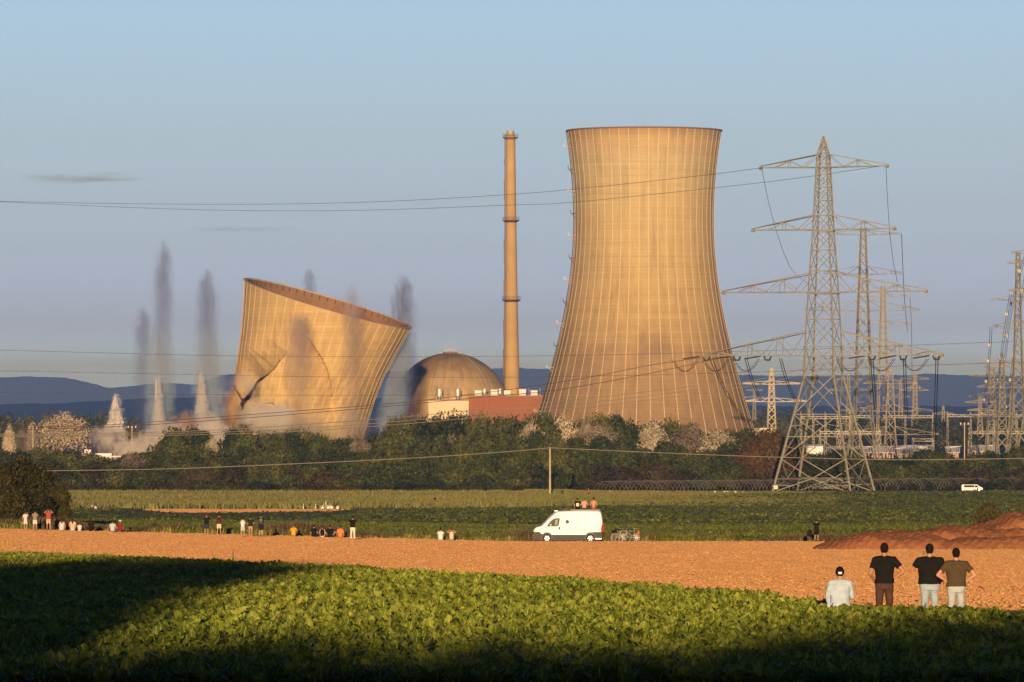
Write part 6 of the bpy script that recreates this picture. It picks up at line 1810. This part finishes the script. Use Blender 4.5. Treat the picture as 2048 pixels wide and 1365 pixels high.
# ------------------------------------------------------------------ dust and smoke
def vol_material(name, color, density, kind='plume', nscale=2.0, aniso=0.1, absorb=(.5, .5, .5), step=.5):
    m, nt, out = mat_new(name)
    tc = nt.nodes.new("ShaderNodeTexCoord"); sep = nt.nodes.new("ShaderNodeSeparateXYZ"); nt.links.new(tc.outputs['Object'], sep.inputs[0])
    X, Y, Z = sep.outputs
    oi = nt.nodes.new("ShaderNodeObjectInfo")
    mp = nt.nodes.new("ShaderNodeMapping"); nt.links.new(tc.outputs['Object'], mp.inputs['Vector'])
    cb = nt.nodes.new("ShaderNodeCombineXYZ"); 
    for i_ in range(3): nt.links.new(mathn(nt, 'MULTIPLY', oi.outputs['Random'], 20.0 + 7 * i_), cb.inputs[i_])
    nt.links.new(cb.outputs[0], mp.inputs['Location'])
    if kind in ('plume', 'jet'): mp.inputs['Scale'].default_value = (1.0, 1.0, 3.0 if kind == 'plume' else 5.0)
    n = noise(nt, mp.outputs[0], nscale, 3 if kind != 'jet' else 4, .6, .4)
    if kind in ('plume', 'jet'):
        cz = nt.nodes.new('ShaderNodeCombineXYZ'); nt.links.new(mathn(nt, 'MULTIPLY', Z, 5.0), cz.inputs[2]); nt.links.new(mathn(nt, 'MULTIPLY', oi.outputs['Random'], 31.0), cz.inputs[0])
        X = mathn(nt, 'ADD', X, mathn(nt, 'MULTIPLY', mathn(nt, 'SUBTRACT', noise(nt, cz.outputs[0], 1.0, 4, .7), .5), 1.1 if kind == 'plume' else .5))
    if kind == 'plume':       # column: unit radius, z from 0 to 1
        rr = mathn(nt, 'SQRT', mathn(nt, 'ADD', mathn(nt, 'MULTIPLY', X, X), mathn(nt, 'MULTIPLY', Y, Y)))
        wid = ramp(nt, Z, [(0, (.85,) * 3), (.5, (1,) * 3), (.8, (.85,) * 3), (.92, (.62,) * 3), (.97, (.4,) * 3), (1, (.1,) * 3)])
        e = mathn(nt, 'SUBTRACT', 1.0, mathn(nt, 'DIVIDE', rr, wid), True)
        f = mathn(nt, 'SUBTRACT', mathn(nt, 'ADD', mathn(nt, 'MULTIPLY', e, 1.15), mathn(nt, 'MULTIPLY', n, 2.7)), 1.35, True)
        f = mathn(nt, 'MULTIPLY', f, ramp(nt, Z, [(0, (.75,) * 3), (.25, (.45,) * 3), (.6, (.8,) * 3), (.92, (1.4,) * 3), (1, (.6,) * 3)] if not name.startswith('pale') else [(0, (1.1,) * 3), (.35, (.8,) * 3), (.7, (.35,) * 3), (1, (.0,) * 3)]))
    elif kind == 'jet':
        rr = mathn(nt, 'SQRT', mathn(nt, 'ADD', mathn(nt, 'MULTIPLY', X, X), mathn(nt, 'MULTIPLY', Y, Y)))
        wid = ramp(nt, Z, [(0, (1,) * 3), (.3, (.95,) * 3), (.55, (.75,) * 3), (.8, (.5,) * 3), (.93, (.35,) * 3), (1, (.2,) * 3)])
        e = mathn(nt, 'SUBTRACT', 1.0, mathn(nt, 'DIVIDE', rr, wid), True)
        f = mathn(nt, 'MULTIPLY', mathn(nt, 'SUBTRACT', mathn(nt, 'ADD', mathn(nt, 'MULTIPLY', e, 1.0), mathn(nt, 'MULTIPLY', n, 2.2)), 1.35, True), 3.0)
    else:                     # billow: unit ball
        r2 = mathn(nt, 'SQRT', mathn(nt, 'ADD', mathn(nt, 'ADD', mathn(nt, 'MULTIPLY', X, X), mathn(nt, 'MULTIPLY', Y, Y)), mathn(nt, 'MULTIPLY', Z, Z)))
        e = mathn(nt, 'SUBTRACT', 1.0, r2, True)
        f = mathn(nt, 'MULTIPLY', mathn(nt, 'SUBTRACT', mathn(nt, 'ADD', mathn(nt, 'MULTIPLY', e, 1.0), mathn(nt, 'MULTIPLY', n, 2.2)), 1.35, True), 2.0)
    v = nt.nodes.new("ShaderNodeVolumePrincipled"); v.inputs['Color'].default_value = (*color, 1)
    v.inputs['Anisotropy'].default_value = aniso
    v.inputs['Absorption Color'].default_value = (*absorb, 1)
    nt.links.new(mathn(nt, 'MULTIPLY', f, density), v.inputs['Density'])
    nt.links.new(v.outputs[0], out.inputs['Volume'])
    m.cycles.volume_step_rate = step
    return m
def hull(kind):
    mb = MB()
    if kind == 'plume': mb.lathe([(.95, 0), (1.0, .3), (1, .6), (.95, .85), (.6, .96), (.3, 1.0)], 14)
    elif kind == 'jet': mb.lathe([(1.0, 0), (.98, .3), (.8, .65), (.5, .9), (.2, 1.0)], 12)
    else: mb.ell((0, 0, 0), 1, 1, 1, 16, 10)
    return mb.mesh("hull")
HULL = {k: None for k in ('plume', 'jet', 'billow')}
def smoke(name, kind, px, ytop, ybot, hwpx, d, mat, label, cat, group=None, lean=0.0, depth=1.0, stuff=False, **_k):
    k = F / d
    me = hull(kind); me.materials.append(mat)
    o = place(name, me)
    if kind == 'billow':
        o.location = P(px, (ytop + ybot) / 2, d); o.scale = (hwpx / k, hwpx / k * depth, (ybot - ytop) / 2 / k)
    else:
        o.location = P(px, ybot, d); o.scale = (hwpx / k, hwpx / k * depth, (ybot - ytop) / k)
    o.rotation_euler = (0, lean, 0)
    return tag(o, label, cat, group, 'stuff' if stuff else None)
V_grey = vol_material("violet_dust", (.15, .18, .42), .26, 'plume', 4.6, 0, (.30, .28, .36))
V_blue = vol_material("pale_spray", (.46, .66, 1.0), .32, 'plume', 3.0, 0, (.6, .6, .7))
V_tan = vol_material("tan_dust_column", (.40, .38, .44), .16, 'plume', 4.6, 0, (.5, .4, .35))
V_jet = vol_material("white_spray", (.86, .92, 1.0), .55, 'jet', 3.6, 0, (.9, .9, .9), .35)
V_dust = vol_material("tan_dust", (1.0, .96, .92), .62, 'billow', 2.4, 0, (.6, .5, .4))
V_dustp = vol_material("pinkish_dust", (.96, .90, .92), .30, 'billow', 2.8, 0, (.6, .5, .45))
V_veil = vol_material("thin_dust_veil", (.86, .72, .56), .13, 'billow', 2.4, 0, (.6, .5, .45))
V_gold = vol_material("golden_dust", (.88, .60, .34), .38, 'billow', 2.4, 0, (.6, .45, .3))
V_brown = vol_material("brown_dust", (.50, .36, .27), .45, 'billow', 2.2, 0, (.4, .3, .25))
GP_ = "dust columns shot up by the blasts"
smoke("dust_column", 'plume', 326, 480, 880, 27, 2150, V_grey, "tallest dark violet dust column at left", "dust column", GP_)
smoke("dust_column", 'plume', 286, 612, 880, 24, 2160, V_grey, "shorter violet dust column left of the tallest", "dust column", GP_)
smoke("dust_column", 'plume', 414, 535, 880, 29, 2160, V_grey, "violet dust column between the tallest and the leaning tower", "dust column", GP_)
smoke("dust_column", 'plume', 619, 535, 700, 19, 2310, V_grey, "small violet dust tip rising behind the leaning tower's rim", "dust column", GP_)
smoke("dust_column", 'plume', 706, 568, 860, 30, 2195, V_tan, "thin dust column in front of the leaning tower's right half", "dust column", GP_)
smoke("dust_column", 'plume', 598, 620, 860, 38, 2195, V_tan, "broad dust column in front of the leaning tower's middle", "dust column", GP_)
smoke("dust_column", 'plume', 806, 548, 900, 34, 2290, V_grey, "dust column behind the leaning tower's right rim", "dust column", GP_)
smoke("spray_column", 'plume', 318, 640, 890, 36, 2140, V_blue, "pale blue spray around the middle jet", "spray column", GP_)
smoke("spray_column", 'plume', 418, 640, 880, 38, 2140, V_blue, "pale blue spray around the right jet", "spray column", GP_)
smoke("spray_column", 'plume', 775, 600, 905, 34, 2270, V_blue, "pale spray between leaning tower and dome", "spray column", GP_, .12)
smoke("dust_column", 'plume', 776, 720, 880, 14, 2262, V_tan, "thin tan streak between leaning tower and dome", "dust column", GP_, .10)
GJ = "white spray jets"
def m_spray():
    m, nt, out = mat_new("white_spray_water")
    n = noise(nt, coords(nt, 'Object', (.4, .4, .12)), 1.0, 4, .7)
    col = ramp(nt, n, [(.3, (.62, .63, .70)), (.6, (.86, .86, .88))])
    d = nt.nodes.new("ShaderNodeBsdfDiffuse"); t = nt.nodes.new("ShaderNodeBsdfTranslucent"); mx = nt.nodes.new("ShaderNodeMixShader"); mx.inputs[0].default_value = .35
    tr = nt.nodes.new('ShaderNodeBsdfTransparent'); m2 = nt.nodes.new('ShaderNodeMixShader'); nt.links.new(ramp(nt, noise(nt, coords(nt, 'Object', (2.2, 2.2, .5)), 1.0, 4, .7), [(.4, (0, 0, 0)), (.62, (.85, .85, .85))]), m2.inputs[0])
    nt.links.new(col, d.inputs[0]); nt.links.new(col, t.inputs[0]); nt.links.new(d.outputs[0], mx.inputs[1]); nt.links.new(t.outputs[0], mx.inputs[2]); nt.links.new(mx.outputs[0], m2.inputs[1]); nt.links.new(tr.outputs[0], m2.inputs[2]); nt.links.new(m2.outputs[0], out.inputs['Surface'])
    return m
M_spray = m_spray()
def jet(px, ytop, ybot, hwpx, d, label, seed, prof, lean=0.0):
    k = F / d; H = (ybot - ytop) / k; w = hwpx / k; r = random.Random(seed)
    e = empty("spray_jet", P(px, ybot, d), 0, label, "spray jet", GJ)
    R = []; n, m = 36, 70
    for i in range(m):
        t = i / (m - 1); rw = w * float(np.interp(t, [a for a, _ in prof], [b for _, b in prof]))
        ring = []
        for j in range(n):
            a = 2 * math.pi * j / n; q = Vector((math.cos(a) * 2.6, math.sin(a) * 2.6, t * 3.2 + seed))
            f_ = 1 + .55 * mnoise.noise(q) + .45 * mnoise.noise(q * 2.7) + .3 * mnoise.noise(q * 6.1)
            ring.append(Vector((lean * t * H + rw * f_ * math.cos(a) + .35 * w * (mnoise.noise(Vector((0, seed, t * 5)))), rw * f_ * math.sin(a), H * t)))
        R.append(ring)
    MB().rings(R).build("core", M_spray, e, smooth=True)
    mb = MB()
    for i in range(2200):
        t = r.random() ** 1.2; rw = w * float(np.interp(t, [a for a, _ in prof], [b for _, b in prof])) * r.uniform(.8, 1.15); a = r.uniform(0, 6.28)
        c = Vector((lean * t * H + rw * math.cos(a), rw * math.sin(a), H * t + r.uniform(-1, 1.5))); s = r.uniform(.05, .17)
        mb.add([c + Vector((-s * .3, 0, 0)), c + Vector((0, -s * .3, s * 3.2)), c + Vector((s * .3, 0, 0)), c + Vector((0, 0, -s * 2.6))], [(0, 1, 2, 3)])
    mb.build("droplets", M_spray, e)
jet(233, 793, 884, 19, 2120, "leftmost bright white spray jet", 3, [(0, 1.0), (.3, .85), (.5, .62), (.68, .55), (.75, .32), (.9, .2), (1, .04)], -.03)
jet(315, 763, 872, 4.5, 2130, "slim white spray jet in the middle", 11, [(0, 1.0), (.4, .7), (.7, .5), (.9, .35), (1, .05)], -.03)
jet(401, 752, 845, 7.5, 2130, "right white spray jet beside the leaning tower", 19, [(0, 1.0), (.4, .85), (.6, .5), (.85, .3), (1, .04)], .0)
for px, yt, yb, hw in ((233, 788, 884, 27), (317, 752, 880, 19), (404, 742, 860, 22)):
    smoke("spray_mist", 'jet', px, yt, yb, hw, 2126, V_jet, {233: "white mist round the leftmost spray jet", 317: "white mist round the slim middle jet", 404: "white mist round the right spray jet"}[px], "spray mist", "mist round the white spray jets")
for px, yt, hw in ((142, 888, 22), (158, 876, 24), (180, 862, 32), (204, 850, 28), (226, 868, 26), (250, 876, 26), (276, 868, 30), (298, 852, 24), (322, 862, 26), (338, 842, 24), (358, 852, 26), (380, 836, 26), (404, 846, 28), (428, 832, 26), (448, 852, 24)):
    smoke("dust_cloud", 'billow', px, yt, yt + 2.3 * hw, hw * 1.25, 2095 + (px * 7) % 23, V_dust, "beige dust billow boiling up behind the trees at left", "dust cloud", "beige dust billows behind the trees at left")
for a in [(205, 846, 915, 62, 2110, V_dustp, "broad pinkish dust bank at the left", 1.0), (335, 828, 915, 60, 2100, V_dustp, "pale dust bank under the middle jet", .8), (400, 815, 930, 72, 2110, V_dustp, "pale dust bank under the right jet", .8), (375, 815, 880, 34, 2105, V_brown, "brown dust ball between the jets and the tower", 1), (425, 820, 910, 44, 2100, V_dust, "tan dust at the leaning tower's left foot", 1), (460, 760, 880, 34, 2170, V_gold, "golden dust bursting from the tower's broken corner", .8), (540, 790, 880, 80, 2180, V_dust, "golden dust rolling along the tower's foot", .5), (620, 810, 900, 80, 2175, V_veil, "thin dust veil before the tower's foot", .5), (490, 730, 800, 40, 2190, V_dustp, "faint dust haze over the torn wall", .35), (700, 800, 910, 60, 2180, V_veil, "thin dust veil at the tower's right foot", .5)]:
    smoke("dust_cloud", 'billow', a[0], a[1], a[2], a[3], a[4], a[5], a[6], "dust cloud", "dust clouds at the foot of the leaning tower", 0, a[7])
# faint high cloud streaks, far beyond everything
V_cl = vol_material("thin_cloud", (.26, .38, .80), .0048, 'billow', 1.3, 0, (.4, .45, .6), 1)
smoke("cloud_streak", 'billow', 180, 344, 372, 160, 34000, V_cl, "thin blue-grey cloud streak in the left sky", "cloud", "thin cloud streaks low in the sky", 0, .4)
V_cl2 = vol_material("thin_cloud_faint", (.34, .38, .62), .0014, 'billow', 1.3, 0, (.4, .45, .6), 1)
for px, a, b, w, lab in ((480, 450, 468, 170, "faint long streak above the violet columns"), (935, 420, 434, 50, "faint streak left of the vent stack"), (1455, 405, 425, 30, "faint streak right of the intact tower"), (1490, 436, 452, 60, "faint streak behind the tallest pylon's second arm"), (30, 502, 516, 60, "faint streak at the left edge")):
    smoke("cloud_streak", 'billow', px, a, b, w, 34500, V_cl2, lab, "cloud", "thin cloud streaks low in the sky", 0, .4)

# ------------------------------------------------------------------ haze
m, nt, out = mat_new("haze_air")
v = nt.nodes.new("ShaderNodeVolumePrincipled"); v.inputs['Density'].default_value = HAZE_D
v.inputs['Color'].default_value = (.36, .62, 1.0, 1); v.inputs['Anisotropy'].default_value = 0.5; v.inputs['Absorption Color'].default_value = (1, 1, 1, 1)
nt.links.new(v.outputs[0], out.inputs['Volume'])
m.cycles.homogeneous_volume = True
mb = MB().box((0, 16100, 114), (16000, 33400, 300))
tag(mb.build("haze", m), "thin blue evening haze over the plain", None, None, 'stuff')
